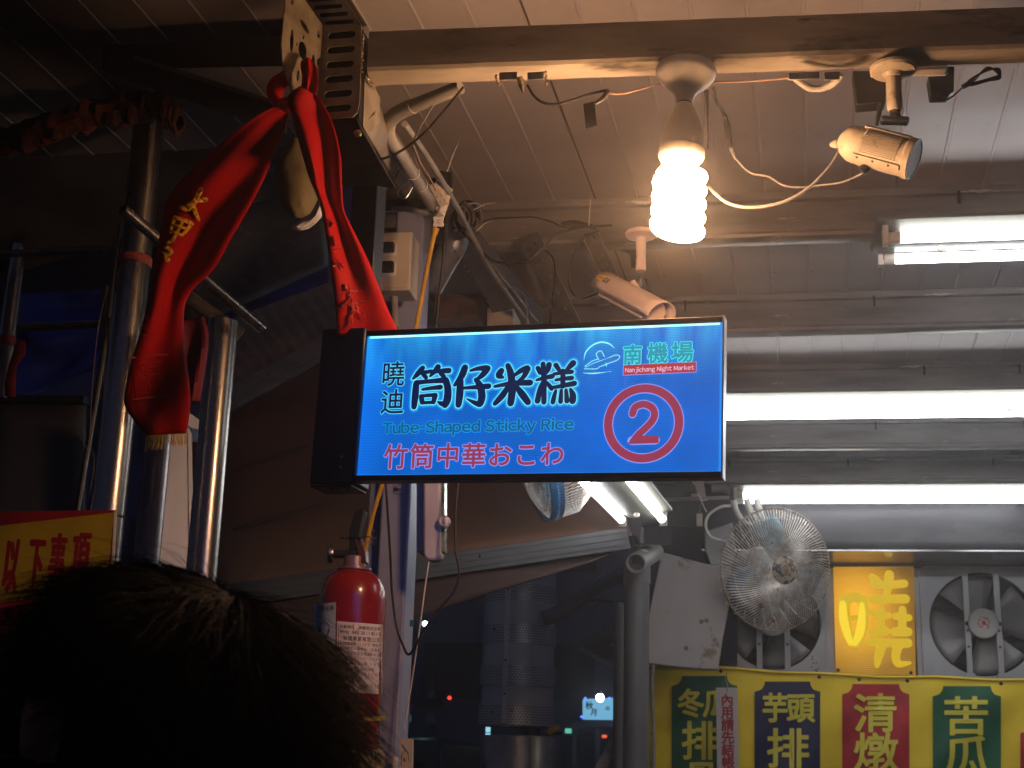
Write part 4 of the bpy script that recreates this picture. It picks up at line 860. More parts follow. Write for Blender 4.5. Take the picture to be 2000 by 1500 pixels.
pen = Pen(); row(1188, '粉滅火器', 11, x0=615, x1=653); pen.to(lambda u, v, w: curvepx(u, v-2+(u-615)*-.1, .0010), 'type_print', INKB, t)
pen = Pen().poly([(633+11*math.cos(k*PI/12), 1229+15*math.sin(k*PI/12)) for k in range(24)], 0); pen.to(lambda u, v, w: curvepx(u, v, .0009), 'blue_disc', mat('disc_blue', (.01,.08,.36), .5), t)
pen = Pen().stroke([(637,1221),(631,1219),(628,1224),(631,1230),(637,1228)], .7); pen.to(lambda u, v, w: curvepx(u, v, .0012), 'disc_letter', PAPER, t)
# emergency lamp unit on the column
t = thing('emergency_lamp', 'white oblong emergency lamp unit on the column with green edge and round button', 'emergency lamp', P(840,1020,2.82))
ef = Fr(P(840,1020,2.82), X, Z)
def rr(x0, y0, x1, y1, r, n=6, top=True):
    out = []
    for cx_, cy_, a0 in ((x1-r,y1-r,0),(x0+r,y1-r,PI/2),(x0+r,y0+r,PI),(x1-r,y0+r,3*PI/2)):
        for k in range(n+1): th = a0+PI/2*k/n; out.append((cx_+r*math.cos(th), cy_+r*math.sin(th)))
    return out
PW = mat('unit_white_sign_glow', (.50,.49,.62), .3, 0, (.43,.42,.53), 6)  # white shell with the sign's lilac glow put into its colour
MB().prism([ef.uv(*p) for p in rr(812,800,846,1078,4)], ef, -.055, -.004).build('back_case', PW, t, bevel=.003)
MB().prism([ef.uv(*p) for p in rr(832,790,868,1099,15)], ef, -.006, .030).build('front_shell', PW, t, bevel=.006)
MB().prism([ef.uv(*p) for p in rr(856,792,873,1085,8)], ef, -.002, .026).build('green_edge', mat('unit_green', (.05,.12,.08), .15, 0, (.22,.26,.20), 30), t, bevel=.002)
MB().lathe([(.013,0),(.013,.006),(.010,.010),(.001,.011)], P(867,1020,2.785), Vector((.35,-1,0)), 24).build('button', PW, t)
cable([(752,930,2.72),(757,1000,2.74),(762,1080,2.76),(766,1160,2.78),(775,1225,2.78),(788,1262,2.76),(797,1278,2.74),(808,1268,2.72),(830,1228,2.72),(862,1185,2.72),(890,1148,2.72),(897,1115,2.72),(890,1070,2.72),(890,1000,2.72),(896,930,2.72)], .0026, RUB, 'black cable hanging in a long loop in front of the grey column', sides=8)
cable([(838,1096,2.8),(830,1150,2.8),(818,1240,2.81),(806,1320,2.82),(790,1425,2.83)], .0016, WHT, 'thin white cord slanting down the column from the emergency lamp')
t = thing('flyer_holder', 'small cream card with a coloured plant drawing at the column foot', 'card', P(793,1470,2.84))
hf = Fr(P(793,1470,2.84), X, Z)
MB().prism([hf.uv(*p) for p in ((781,1441),(806,1443),(804,1600),(780,1600))], hf, -.008, 0).build('card', mat('card_cream', (.50,.44,.36), .6), t)
pen = Pen()
for c_, pts in (((.05,.15,.5),[(786,1455),(790,1462),(797,1470)]),):
    pen.stroke([hf.uv(*p) for p in pts], .0012)
pen.stroke([hf.uv(*p) for p in ((784,1495),(785,1475),(791,1466))], .0008); pen.to(lambda u, v, w: hf.p(u, v, .0006+w), 'blue_stroke', mat('ink_blue', (.03,.10,.35), .6), t)
Pen().stroke([hf.uv(*p) for p in ((792,1463),(797,1472),(798,1485))], .0008).to(lambda u, v, w: hf.p(u, v, .0006+w), 'green_stroke', mat('ink_green', (.05,.25,.10), .6), t)
Pen().stroke([hf.uv(*p) for p in ((789,1482),(790,1486))], .0016).to(lambda u, v, w: hf.p(u, v, .0006+w), 'red_dot', REDP, t)
# small white sleeve beside it
tag(MB().tube([P(772,1478,2.83),P(770,1520,2.83)], .006, 10).build('cord_weight', WHT, None, loc=P(771,1500,2.83)), 'small white cord end hanging left of the cream card', 'cord end')
# ================================================================== left: pipes, sheets, notice
PIPE = STEEL
def vpipe(x, y, d, r, y0, y1, label, name='steel_post', m=PIPE, extras=None):
    c = P(x, y, d); z1 = P(x, y0, d).z; z0 = max(0, P(x, y1, d).z) if y1 < 1500 else 0
    t = thing(name, label, 'post', (c.x, c.y, z0)); MB().tube([(c.x, c.y, z0), (c.x, c.y, z1)], r, 28).build('tube', m, t)
    if extras: extras(t, c)
    return t
def exA(t, c):
    zb_ = P(262,515,2.6).z; MB().lathe([(.034,zb_-.006),(.0355,zb_),(.0355,zb_+.010),(.034,zb_+.014)], (c.x,c.y,0), Z, 28).build('red_tape_band', mat('faded_red_tape', (.25,.05,.04), .6), t)
    zc_ = P(240,1012,2.6).z; MB().lathe([(.034,zc_),(.0350,zc_+.002),(.034,zc_+.005)], (c.x,c.y,0), Z, 28).build('clamp_band', STEEL, t)
    g = []; random.seed(5)
    for j in range(14):
        z_ = P(228,470,2.6).z-.010*j; w_ = .30+.10*math.sin(j*1.3)+random.uniform(-.05,.05); g.append([Vector((c.x+math.cos(a)*.0346, c.y+math.sin(a)*.0346, z_)) for a in (PI*1.03, PI*1.03+w_, PI*1.03+w_*2)])
    MB().sheet(g).build('peeling_tape', mat('old_tape', (.22,.17,.14), .7), t)
vpipe(262, 520, 2.60, .0325, 225, 1600, 'left stainless post, orange highlight, red tape band and peeling tape strip', extras=exA)
vpipe(295, 1000, 2.95, .0290, 600, 1600, 'thin dark steel post between the left post and the silver cabinet', m=mat('dull_steel', (.20,.17,.17), .3, .9, (.12,.10,.10), 5))
vpipe(433, 660, 2.78, .0315, 628, 1600, 'shiny stainless post left of the sign, scratched low on its right side')
t = thing('hollow_pole', 'thin open-ended steel pole slung diagonally across the two left posts', 'pole', P(250,415,2.35))
a = P(240,408,2.36); b = P(512,642,2.72); dd = (b-a).normalized(); L_ = (b-a).length
MB().lathe([(.0085,0.02),(.0090,0),(.0112,0),(.0115,.002),(.0115,L_)], a, dd, 24, False).build('tube', STEEL, t)
MB().lathe([(.0085,.02),(.001,.0201)], a, dd, 20).build('bore', BLK, t)
t = thing('insulated_pipe', 'thick grey fuzzy pipe below the open-ended pole', 'pipe', P(350,570,2.8))
g_ = catmull([P(345,560,2.84),P(380,590,2.84),P(425,622,2.86),P(470,655,2.88)], 8)
MB().tube(g_, [.017+.002*noise.noise(Vector((i*.6,1,2))) for i in range(len(g_))], 14).build('lagging', mat('pipe_lagging', (.07,.065,.06), .9, 0, (.04,.04,.04), 40, bump=.6, bsc=90), t)
MB().tube(catmull([P(425,618,2.7),P(450,612,2.7),P(480,605,2.7),P(500,612,2.7),P(495,622,2.7)], 5), .0012, 6).build('wire_tie', RUB, t)
t = thing('steel_cabinet', 'brushed steel box with overhanging lid between two posts', 'cabinet', P(352,1100,3.2))
f_ = Fr(P(352,1000,3.2), Vector((1,.6,0)), Z)
BRU = mat('brushed_panel', (.66,.73,.86), .38, .1, (.55,.61,.73), 4, .4, .6, .1, 20, stretch=(1,1,.4))
MB().prism([f_.uv(*p) for p in ((300,800),(360,806),(372,835),(385,1700),(290,1700))], f_, -.10, 0).build('side_panel', BRU, t, bevel=.001)
MB().prism([f_.uv(*p) for p in ((366,845),(374,846),(386,1700),(378,1700))], f_, .0005, .006).build('door_edge', BRU, t)
MB().prism([f_.uv(*p) for p in ((300,764),(362,803),(402,833),(401,846),(372,838),(300,790))], f_, -.12, .012).build('lid', BRU, t, bevel=.001)
# notice board
NY = mat('notice_yellow', (.32,.24,.010), .5, 0, (.25,.18,.009), 6, bump=.05, bsc=90); NR = mat('notice_red', (.20,.005,.010), .5)
nf = Fr(P(120,1100,2.35), Vector((1,.24,0)), Z)
t = thing('notice_board', 'corrugated yellow notice with red characters and a red top stripe', 'sign', P(228,1180,2.05))
MB().prism([nf.uv(*p) for p in ((-160,1002),(227,996),(212,1260),(-160,1280))], nf, -.004, 0).build('board', NR, t, bevel=.0003)
MB().prism([nf.uv(*p) for p in ((-160,1046),(222,1001),(209,1152),(-160,1196))], nf, .0002, .0007).build('yellow_field', NY, t)
MB().prism([nf.uv(*p) for p in ((223,1000),(228,996),(213,1262),(209,1262))], nf, -.004, .0012).build('edge_trim', mat('board_edge', (.55,.5,.42), .6), t)
pen = Pen()
def tall(pen, fr, c, x0, y0, x1, y1, bold):
    u0, v0 = fr.uv(x0, y1); u1, v1 = fr.uv(x1, y0); pen.text(c, u0, v0, v1-v0, bold, sx=(u1-u0)/(v1-v0))
for c_, x0, y0, x1, y1 in (('以',0,1046,44,1160),('下',48,1044,92,1156),('事',90,1040,134,1148),('項',134,1034,180,1142),('意',-46,1050,0,1164)): tall(pen, nf, c_, x0, y0, x1, y1, .0022)
pen.to(lambda u, v, w: nf.p(u, v, .0010+w), 'lettering', NR, t)
t = thing('price_clip', 'small blue and white plastic clip below the yellow notice', 'clip', P(95,1158,1.95))
kf = Fr(P(95,1158,2.25), X, Z); MB().prism([kf.uv(*p) for p in rr(78,1148,120,1168,8)], kf, -.006, 0).build('white_case', WHT, t, bevel=.001)
MB().prism([kf.uv(*p) for p in ((86,1151),(124,1147),(124,1170),(88,1166))], kf, .0002, .0008).build('blue_face', mat('clip_blue', (.02,.20,.42), .4), t)
# dark roof sheets over the left stall
DSH = mat('dark_awning_sheet', (.050,.052,.062), .7, 0, (.03,.03,.04), 4)
def quadsheet(pts, name, m, label, cat, n=14, amp=.01, sc=3, seed=0, solid=.002, kind=None):
    a, b, c_, d_ = [P(*p) for p in pts]; g = []
    for j in range(n+1):
        k = j/n; g.append([])
        for i in range(n+1):
            l = i/n; q = a.lerp(b, l).lerp(d_.lerp(c_, l), k); q = q+Vector((0,1,.4))*amp*noise.noise(Vector((l*sc, k*sc, seed))); g[-1].append(q)
    o = MB().sheet(g).build(name, m, None, loc=a, solid=solid, smooth=60)
    if kind: o['kind'] = kind; return o
    return tag(o, label, cat)
quadsheet([(-200,262,3.0),(330,225,2.9),(520,390,3.1),(-200,600,3.3)], 'awning_sheet', DSH, 'dark grey awning sheet stretched behind the left post', 'awning', amp=.03)
STK = mat('streaked_sheet', (.085,.085,.10), .5, 0, (.15,.15,.165), 30, .52, .72, stretch=(1,1,.03))
quadsheet([(395,245,3.0),(640,270,3.0),(640,520,3.4),(355,650,3.6)], 'plastic_curtain', STK, 'dull plastic curtain with pale vertical streaks behind the red sash', 'curtain', amp=.02)
quadsheet([(300,300,3.6),(420,330,3.6),(420,640,3.9),(200,640,3.9)], 'tarp', DSH, 'dark tarp hanging between the left post and the plastic curtain', 'tarp', seed=4, amp=.03)
BLU = mat('blue_tarp_cloth', (.006,.030,.26), .55, 0, (.004,.02,.18), 4)
quadsheet([(20,575,4.6),(330,560,4.8),(260,690,4.8),(20,790,4.6)], 'tarp', BLU, 'blue tarp sagging behind the left frame', 'tarp', amp=.12, seed=2)
quadsheet([(340,572,5.6),(640,505,5.6),(640,552,5.6),(340,662,5.6)], 'tarp', BLU, 'strip of blue tarp above the brown ribbed awning, left of the sign post', 'tarp', amp=.04, seed=3)
quadsheet([(-300,480,5.2),(340,470,5.2),(340,640,5.2),(-300,640,5.2)], 'tarp', mat('black_tarp', (.012,.012,.018), .8), 'black tarp behind the upper left pipes', 'tarp')
quadsheet([(-200,778,3.6),(166,781,3.6),(158,1600,3.6),(-200,1600,3.6)], 'partition_panel', mat('grey_board', (.075,.078,.085), .65, 0, (.055,.057,.063), 3), 'plain dark grey partition panel above the yellow notice', 'panel', amp=.004, solid=.02)
tag(MB().bar(P(-200,779,3.58), P(168,782,3.58), .03, .02).build('panel_rail', DARKM, None, loc=P(0,780,3.58)), 'dark top rail of the grey partition panel', 'rail')
# ragged dark red wrapped beam
g = []; pts = catmull([P(-40,285,2.5),P(60,265,2.49),P(180,225,2.48),(P(280,208,2.47)),P(320,212,2.46),P(352,240,2.46)], 10)
for i, q in enumerate(pts):
    row_ = []
    for k in range(12):
        th = 2*PI*k/12; r_ = .030*(1+.5*noise.noise(Vector((i*.55, k*.9, 1)))+.35*noise.noise(Vector((i*1.9, k*2.3, 5))))*(1 if 0 < i < len(pts)-1 else .5)
        row_.append(q+Vector((.15*math.sin(th), math.cos(th), math.sin(th)))*r_)
    g.append(row_+[row_[0]])
tag(MB().sheet(g).build('wrapped_beam', mat('ragged_red_wrap', (.115,.022,.014), .85, 0, (.03,.010,.008), 30, .4, .6, 1.0, 120, c3=(.22,.08,.05), speck=(.66,.70,120)), None, loc=pts[0], smooth=20), 'ragged dark red wrapped beam above the left post', 'beam')
t = thing('angle_beam', 'dark diagonal angle beam running from the upper left towards the bracket', 'beam', P(210,110,2.5))
MB().hexa([P(200,85,2.12),P(560,205,2.12),P(560,262,2.12),P(203,142,2.12),P(200,85,2.17),P(560,205,2.17),P(560,250,2.17),P(203,130,2.17)]).build('web', DARKM, t, bevel=.002)
MB().hexa([P(260,108,2.11),P(560,203,2.11),P(560,214,2.10),P(262,119,2.10),P(260,108,2.13),P(560,203,2.13),P(560,214,2.13),P(262,119,2.13)]).build('edge', DARKM, t, bevel=.001)
t = thing('cross_beam', 'dark horizontal beam behind the slotted bracket at the upper left', 'beam', P(300,110,2.6))
MB().hexa([P(200,88,2.25),P(640,66,2.25),P(640,128,2.25),P(200,136,2.25),P(200,88,2.3),P(640,66,2.3),P(640,128,2.3),P(200,136,2.3)]).build('box_section', DARKM, t, bevel=.002)
t = thing('cross_beam', 'wide dark beam across the very top left corner', 'beam', P(300,40,2.3))
MB().hexa([P(-200,-30,2.35),P(556,-40,2.35),P(556,52,2.35),P(-200,62,2.35),P(-200,-30,2.42),P(556,-40,2.42),P(556,52,2.42),P(-200,62,2.42)]).build('box_section', mat('dark_brown_beam', (.06,.048,.042), .6, .2, (.035,.028,.026), 5), t, bevel=.002)
# left frame pipes
BLS = mat('dark_bright_steel', (.14,.13,.12), .22, .9, (.08,.075,.07), 6)
tag(MB().tube([P(-150,503,3.1), P(238,486,3.1)], .0095, 16).build('frame_pipe', BLS, None, loc=P(0,497,3.1)), 'upper horizontal dark pipe of the frame at the left edge', 'pipe')
tag(MB().tube([P(36,640,3.15), P(225,632,3.15)], .0105, 16).build('frame_pipe', BLS, None, loc=P(100,640,3.15)), 'lower horizontal dark pipe of the frame in front of blue tarp', 'pipe')
def exL(t, c):
    za = P(15,668,3.2).z; mb = MB().lathe([(.021,za-.012),(.023,za-.006),(.023,za+.010),(.021,za+.014)], (c.x,c.y,0), Z, 20); mb.build('red_tie', mat('dark_red_cord', (.16,.012,.016), .7), t)
    MB().sheet([[P(x+random.uniform(-3,3), y, 3.16) for x in (x0, x0+12, x0+22)] for x0, y in ((30,665),(26,690),(14,715),(8,745),(8,775))]).build('cloth_scrap', mat('dark_red_scrap', (.20,.012,.020), .7), t, solid=.001)
vpipe(22, 600, 3.2, .0200, 480, 777, 'short left edge post of the frame wrapped with dark red cord', m=STEEL, extras=exL)
# bundle of dark rods
for a, b, r_, lb in (((236,440,2.9),(150,1000,2.9),.007,'leftmost dark rod leaning in the bundle beside the left post'),((240,520,2.85),(176,1000,2.85),.006,'second dark rod leaning in the bundle beside the left post'),((214,620,2.8),(196,990,2.8),.004,'thin upright dark rod in the bundle beside the left post'),((206,560,3.0),(188,1000,3.0),.010,'thickest dark rod at the back of the bundle')):
    tag(MB().tube([P(*a), P((a[0]+b[0])/2+4,(a[1]+b[1])/2,a[2]), P(*b)], r_, 10).build('rod', BLKP, None, loc=P(*b)), lb, 'rod', 'dark rods bundled beside the left post')
for pts, lb in ((((210,560),(192,640),(180,760),(176,850)),'thin grey wire running down the rod bundle'),(((150,840),(162,862),(172,880)),'short pale wire end sticking out of the rod bundle'),(((172,860),(184,900),(176,960)),'thin bent wire at the foot of the rod bundle')):
    cable([(x, y, 2.75) for x, y in pts], .0009, GCORD, lb, 'wire', 'wire')
# maroon cloth behind, lantern
MAR = mat('maroon_cloth', (.16,.008,.018), .7, 0, (.10,.005,.012), 5)
g = strip([(352,628),(356,690),(352,740),(350,782)], [(398,618),(408,660),(398,740),(390,784)], lambda k: 2.5, 8, 10, .01, 2, 5)
tag(MB().sheet(g).build('maroon_cloth', MAR, None, loc=P(375,630,2.5), solid=.001), 'dark maroon cloth hanging behind the sash tail beside the right post', 'cloth')
t = thing('paper_lantern', 'crumpled pale paper lantern hanging behind the red sash, torn at the bottom', 'lantern', P(582,355,2.22))
LAN = mat('lantern_paper', (.15,.12,.06), .7, 0, (.09,.07,.04), 14, .4, .7, .3, 60, c3=(.09,.07,.03), speck=(.62,.66,26))
cl_ = P(580,352,2.22); vs = []; n_, m_ = 28, 20; g = []
for j in range(m_+1):
    ph = PI*j/m_; row_ = []
    for i in range(n_+1):
        th = 2*PI*(i % n_)/n_; q = Vector((math.sin(ph)*math.cos(th)*.040, math.sin(ph)*math.sin(th)*.036, math.cos(ph)*.073)); q *= 1+.16*noise.noise(q*28)+.05*noise.noise(q*90); row_.append(cl_+q+Vector((.010*(q.z/.07)**2 if q.z < 0 else 0, 0, 0)))
    g.append(row_)
MB().sheet(g).build('paper_body', LAN, t, smooth=25)
wf = strip([(622,388),(606,418),(586,432),(566,446)], [(632,398),(628,424),(604,446),(584,450)], lambda k: 2.165, 4, 6, .006, 2, 7)
MB().sheet(wf).build('torn_flap', mat('white_paper', (.42,.43,.48), .7), t, solid=.0008)
# ================================================================== brown awning behind, rails
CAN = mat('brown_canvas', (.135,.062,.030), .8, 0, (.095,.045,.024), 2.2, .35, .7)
RIB = mat('brown_ribbed_sheet', (.50,.28,.13), .6, 0, (.36,.20,.10), 4)
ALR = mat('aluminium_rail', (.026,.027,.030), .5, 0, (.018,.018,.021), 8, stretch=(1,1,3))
t = thing('ribbed_awning', 'brown ribbed awning sheet sloping above the upper grey rail', 'awning', P(450,680,5.2))
a, b, c_, d_ = P(330,690,5.7), P(660,520,6.1), P(660,700,5.3), P(330,850,5.2); g = []
for j in range(2):
    row_ = []
    for i in range(181):
        l = i/180; q = (a.lerp(b, l) if j == 0 else (d_+(a-d_)*0).lerp(c_, l)+Vector((.25,0,0))); row_.append(q+Vector((0,-.2,1))*.006*math.sin(i*PI/6))
    g.append(row_)
MB().sheet(g).build('ribbed_sheet', RIB, t, solid=.002)
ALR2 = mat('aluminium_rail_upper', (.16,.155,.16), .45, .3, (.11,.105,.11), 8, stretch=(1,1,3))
def rail(a, b, h, label, d0, d1, ALR=ALR):
    t = thing('awning_rail', label, 'rail', P(*a, d0)); A, B = P(*a, d0), P(*b, d1)
    u = Z; MB().bar(A, B, .035, h).build('channel', ALR, t, bevel=.002)
    for k in (-.28, .0, .3): MB().bar(A+Z*h*k-Y*.020, B+Z*h*k-Y*.020, .006, h*.07).build('ridge', ALR, t)
    for k in (.25, .62): q = A.lerp(B, k)-Y*.019+Z*h*.12; MB().lathe([(.005,0),(.004,.002)], q, -Y, 8).build('rivet', BLK, t)
    return t
rail((330,845), (640,678), .085, 'upper grey aluminium rail of the brown awning, left of the sign', 4.72, 4.9, ALR2)
rail((430,1167), (1225,1052), .072, 'lower grey aluminium rail running behind extinguisher and column', 4.2, 4.75)
o = quadsheet([(330,850,4.78),(1000,500,5.6),(1235,1046,4.85),(420,1150,4.28)], 'awning_canvas', CAN, 'dark brown awning canvas between the two grey rails', 'awning', n=20, amp=.05, sc=4, seed=6)
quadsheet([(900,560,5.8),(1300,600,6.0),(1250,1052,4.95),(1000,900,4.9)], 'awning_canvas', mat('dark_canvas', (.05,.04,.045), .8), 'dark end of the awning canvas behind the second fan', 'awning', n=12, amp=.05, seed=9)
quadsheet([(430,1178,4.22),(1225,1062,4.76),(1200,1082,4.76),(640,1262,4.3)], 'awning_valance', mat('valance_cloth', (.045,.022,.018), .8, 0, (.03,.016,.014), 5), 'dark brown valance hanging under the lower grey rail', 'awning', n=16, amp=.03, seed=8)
for p0, p1, dm in (((455,920),(600,870),4.65),((455,1035),(640,985),4.45)):
    mb = MB().tube(catmull([P(p0[0],p0[1],dm-.06),P((p0[0]+p1[0])/2,(p0[1]+p1[1])/2-4,dm-.03),P(*p1,dm+.02)], 6), .006, 8)
    tag(mb.build('canvas_seam', mat('seam_dark', (.05,.03,.025), .8), None, loc=P(*p0, dm)), 'dark rolled seam on the brown awning canvas at photo height %s' % ('of the sign' if p0[1] < 1000 else 'just below the sign'), 'seam')
# ================================================================== fans
WIRE = mat('rusty_wire', (.80,.77,.74), .35, .3, (.55,.46,.38), 30, c3=(.22,.10,.05), speck=(.60,.66,40))
RIM = mat('rusty_rim', (.45,.38,.30), .5, .4, (.25,.13,.07), 30)
def wall_fan(c, ax, R, nw, label, rim_m, band=None, spin=0, wire=.0011, cup=1, bw=.014, rs=4):
    """c centre of the rim plane, ax facing direction"""
    ax = Vector(ax).normalized(); a1 = (Z-ax*ax.dot(Z)).normalized(); a2 = ax.cross(a1)
    t = thing('wall_fan', label, 'fan', c, 'wall fans in the stall')
    C_ = lambda th, r, h: c+(a1*math.cos(th)+a2*math.sin(th))*r+ax*h
    mb = MB(); mb2 = MB()
    for k in range(nw):
        th = 2*PI*k/nw; pts = []
        for i in range(8):
            q = i/7; r = R*(.20+.80*q); sw = .42*(1-q)**1.2
            pts.append(C_(th+sw, r, R*.30*math.cos(q*PI/2)**.8 if q < 1 else 0))
        pts.append(C_(th, R*1.012, -.006)); mb.tube(pts, wire, 3, False)
        pts = [C_(th, R*1.0, 0), C_(th+.01, R*.97, -R*.22*cup), C_(th+.02, R*.75, -R*.36*cup), C_(th+.03, R*.30, -R*.44*cup)]
        if k % rs == 0: mb2.tube(pts, wire, 3, False)
    o = mb.build('front_grille', WIRE, t, smooth=0, fix=False); o['kind'] = 'stuff'
    o = mb2.build('rear_grille', WIRE, t, smooth=0, fix=False); o['kind'] = 'stuff'
    MB().tube([C_(2*PI*k/72, R, 0) for k in range(73)], .0032, 8).build('rim', rim_m, t)
    for rr_, h_ in ((.62,.20),(.82,.12)): MB().tube([C_(2*PI*k/60, R*rr_, R*h_*.93+.001) for k in range(61)], .0018, 6).build('brace_ring', rim_m, t)
    if band: MB().lathe([(R*.985,-bw),(R*1.012,-bw),(R*1.012,bw),(R*.985,bw),(R*.985,-bw)], c, ax, 60, False).build('band', band, t)
    MB().lathe([(R*.235,R*.285),(R*.235,R*.30),(R*.20,R*.325),(R*.10,R*.33),(.001,R*.33)], c, ax, 32).build('hub_cap', mat('flaked_badge', (.07,.07,.08), .4, .3, (.45,.38,.30), 30, .50, .54), t)
    MB().lathe([(R*.09,R*.33),(R*.09,R*.345),(R*.05,R*.35),(.001,R*.345)], c, ax, 20).build('badge_boss', RIM, t)
    for k in range(8): th = 2*PI*k/8; MB().lathe([(R*.018,R*.331),(R*.012,R*.34)], C_(th, R*.13, 0), ax, 6).build('badge_petal', RIM, t)
    bl = mat('blade_blue', (.03,.20,.30), .4, 0, (.05,.10,.13), 6, .35, .6)
    for k in range(3):
        g = []; th0 = 2*PI*k/3+spin
        for i in range(8):
            r = R*(.16+.70*i/7); w_ = .95*math.sin(PI*(i+1.6)/10)**.6
            g.append([C_(th0+w_*(j/6-.5)*1.25+i*.05, r, (j/6-.5)*R*.28-.02) for j in range(7)])
        MB().sheet(g).build('blade', bl, t, solid=.002, smooth=60)
    MB().lathe([(R*.16,R*.05),(R*.18,-.01),(R*.18,-R*.2)], c, ax, 20).build('blade_hub', bl, t)
    MB().lathe([(R*.10,-R*.30),(R*.33,-R*.38),(R*.36,-R*.60),(R*.30,-R*.95),(R*.12,-R*1.05)], c, ax, 24).build('motor', mat('motor_grey', (.30,.30,.30), .5, 0, (.2,.2,.2), 8), t)
    return t
fc = P(1515,1112,5.95)
view = (EYE-fc).normalized(); side_ = view.cross(Z).normalized()*-1
ang = math.radians(27); rr_ = Vector((1,0,0))
ax1 = (view*math.cos(ang)+Vector((math.cos(YAW),math.sin(YAW),0))*math.sin(ang)+Z*-.02)
wall_fan(fc, ax1, .250, 112, 'rusty old wall fan with blue blades under the lower tube light', RIM, spin=2.0, wire=.0021)
t = thing('fan_arm', 'pair of bent grey pipes carrying the rusty wall fan', 'bracket', P(1460,990,6.0))
for pts in (((1432,978),(1438,1000),(1455,1022),(1480,1030)),((1458,975),(1466,998),(1476,1018)),((1478,975),(1484,998),(1488,1012))):
    MB().tube(catmull([P(x, y, 6.05) for x, y in pts], 6), .014, 10).build('pipe', PVCG, t)
fc2 = P(1052,903,4.5); vw = (EYE-fc2).normalized()
ax2 = Vector((-.90,-.30,-.30)).normalized()
wall_fan(fc2, ax2, .192, 100, 'second wall fan with a blue band, half hidden under the blue sign', mat('fan_band_blue', (.02,.14,.30), .4), band=mat('band_blue', (.008,.05,.12), .4), wire=.0013, cup=2, bw=.022, rs=1)
# ================================================================== pole, elbow, foam board etc
GP = mat('grey_pvc_pole', (.17,.17,.18), .45, .1, (.12,.12,.13), 5, stretch=(1,1,.4))
pc = P(1243,1300,5.4)
t = thing('grey_pole', 'thick grey pole with an open pipe elbow on top beside the foam board', 'post', (pc.x, pc.y, 0))
zt_ = P(1243,1112,5.4).z
MB().tube([(pc.x,pc.y,0),(pc.x,pc.y,zt_)], .047, 28).build('pole', GP, t)
MB().tube([(pc.x,pc.y,zt_-.055),(pc.x,pc.y,zt_+.012)], .051, 28).build('socket', GP, t)
e0 = P(1242,1100,5.28); e1 = P(1278,1078,5.75); dd = (e1-e0).normalized(); L_ = (e1-e0).length
MB().lathe([(.030,.03),(.031,0),(.037,0),(.038,.004),(.038,L_)], e0, dd, 28, False).build('tee', mat('tee_grey', (.30,.29,.28), .45), t)
MB().lathe([(.030,.10),(.001,.101)], e0, dd, 20).build('bore', BLK, t)
MB().tube([P(1250,1030,5.4),P(1252,1062,5.4)], .013, 12).build('thin_upright', GP, t)
MB().lathe([(.02,0),(.024,.003),(.024,.010),(.02,.012)], P(1252,1080,5.4), Z, 16).build('clamp_nut', GALV, t)
vpipe(1212, 1400, 5.8, .030, 1180, 1600, 'slanting darker post just behind the thick grey pole', m=GP)
MB_ = MB().tube([P(1276,1298,5.9),P(1273,1340,5.9),P(1276,1420,5.9),P(1277,1600,5.9)], .007, 8)
tag(MB_.build('rope', mat('twisted_rope', (.25,.24,.23), .8), None, loc=P(1276,1300,5.9)), 'thin rope hanging between the grey pole and yellow banner', 'rope')
t = thing('foam_board', 'white foam board leaning at an angle left of the rusty wall fan', 'board', P(1255,1296,5.98))
FOAM = mat('foam', (.54,.51,.52), .8, 0, (.48,.45,.45), 3, .4, .65, .35, 120, c3=(.30,.24,.18), speck=(.60,.66,6))
f_ = Fr(P(1340,1200,6.0), Vector((1,-.06,0)), Vector((0,.06,1)))
MB().prism([f_.uv(*p) for p in ((1292,1078),(1330,1088),(1376,1101),(1420,1108),(1428,1108),(1423,1180),(1412,1240),(1401,1308),(1330,1303),(1253,1294),(1262,1230),(1275,1160))], f_, -.035, 0).build('slab', FOAM, t, bevel=.004)
for x, y in ((1340,1266),(1370,1214),(1380,1212)): MB().lathe([(.010,.0005),(.008,.0012)], f_.p(*f_.uv(x,y)), f_.z, 12).build('dent', mat('foam_stain', (.26,.20,.15), .9), t)
# clutter above the foam board
STN = mat('hood_steel', (.17,.18,.19), .35, .5, (.12,.13,.14), 6)
t = thing('hood_box', 'dark grey metal hood box left of the fan above the foam board', 'hood', P(1400,1100,6.3))
f_ = Fr(P(1400,1080,6.15), X, Z)
MB().prism([f_.uv(*p) for p in ((1376,1038),(1430,1020),(1440,1104),(1388,1104),(1376,1072))], f_, -.3, 0).build('casing', STN, t, bevel=.004)
cable([(1428,988,6.05),(1408,990,6.05),(1385,1005,6.05),(1378,1025,6.05),(1386,1046,6.05),(1405,1055,6.05),(1420,1055,6.05)], .006, WHT, 'white cable looping left of the rusty wall fan')
t = thing('hanging_bracket', 'bent grey steel bracket with trailing wires beside the lower tube light', 'bracket', P(1370,970,5.9))
f_ = Fr(P(1370,970,5.9), X, Z)
MB().prism([f_.uv(*p) for p in ((1354,939),(1374,938),(1380,975),(1366,972))], f_, -.01, 0).build('plate', GALV, t)
for pts in (((1362,962),(1372,978),(1382,976)),((1366,968),(1374,988),(1380,1000)),((1352,940),(1356,946),(1358,944))): MB().tube([P(x,y,5.88) for x,y in pts], .0025, 6).build('wire', WHT, t)
t = thing('conduit_box', 'row of small ivory conduit boxes on the pipe behind the sign corner', 'box', P(1350,960,6.2))
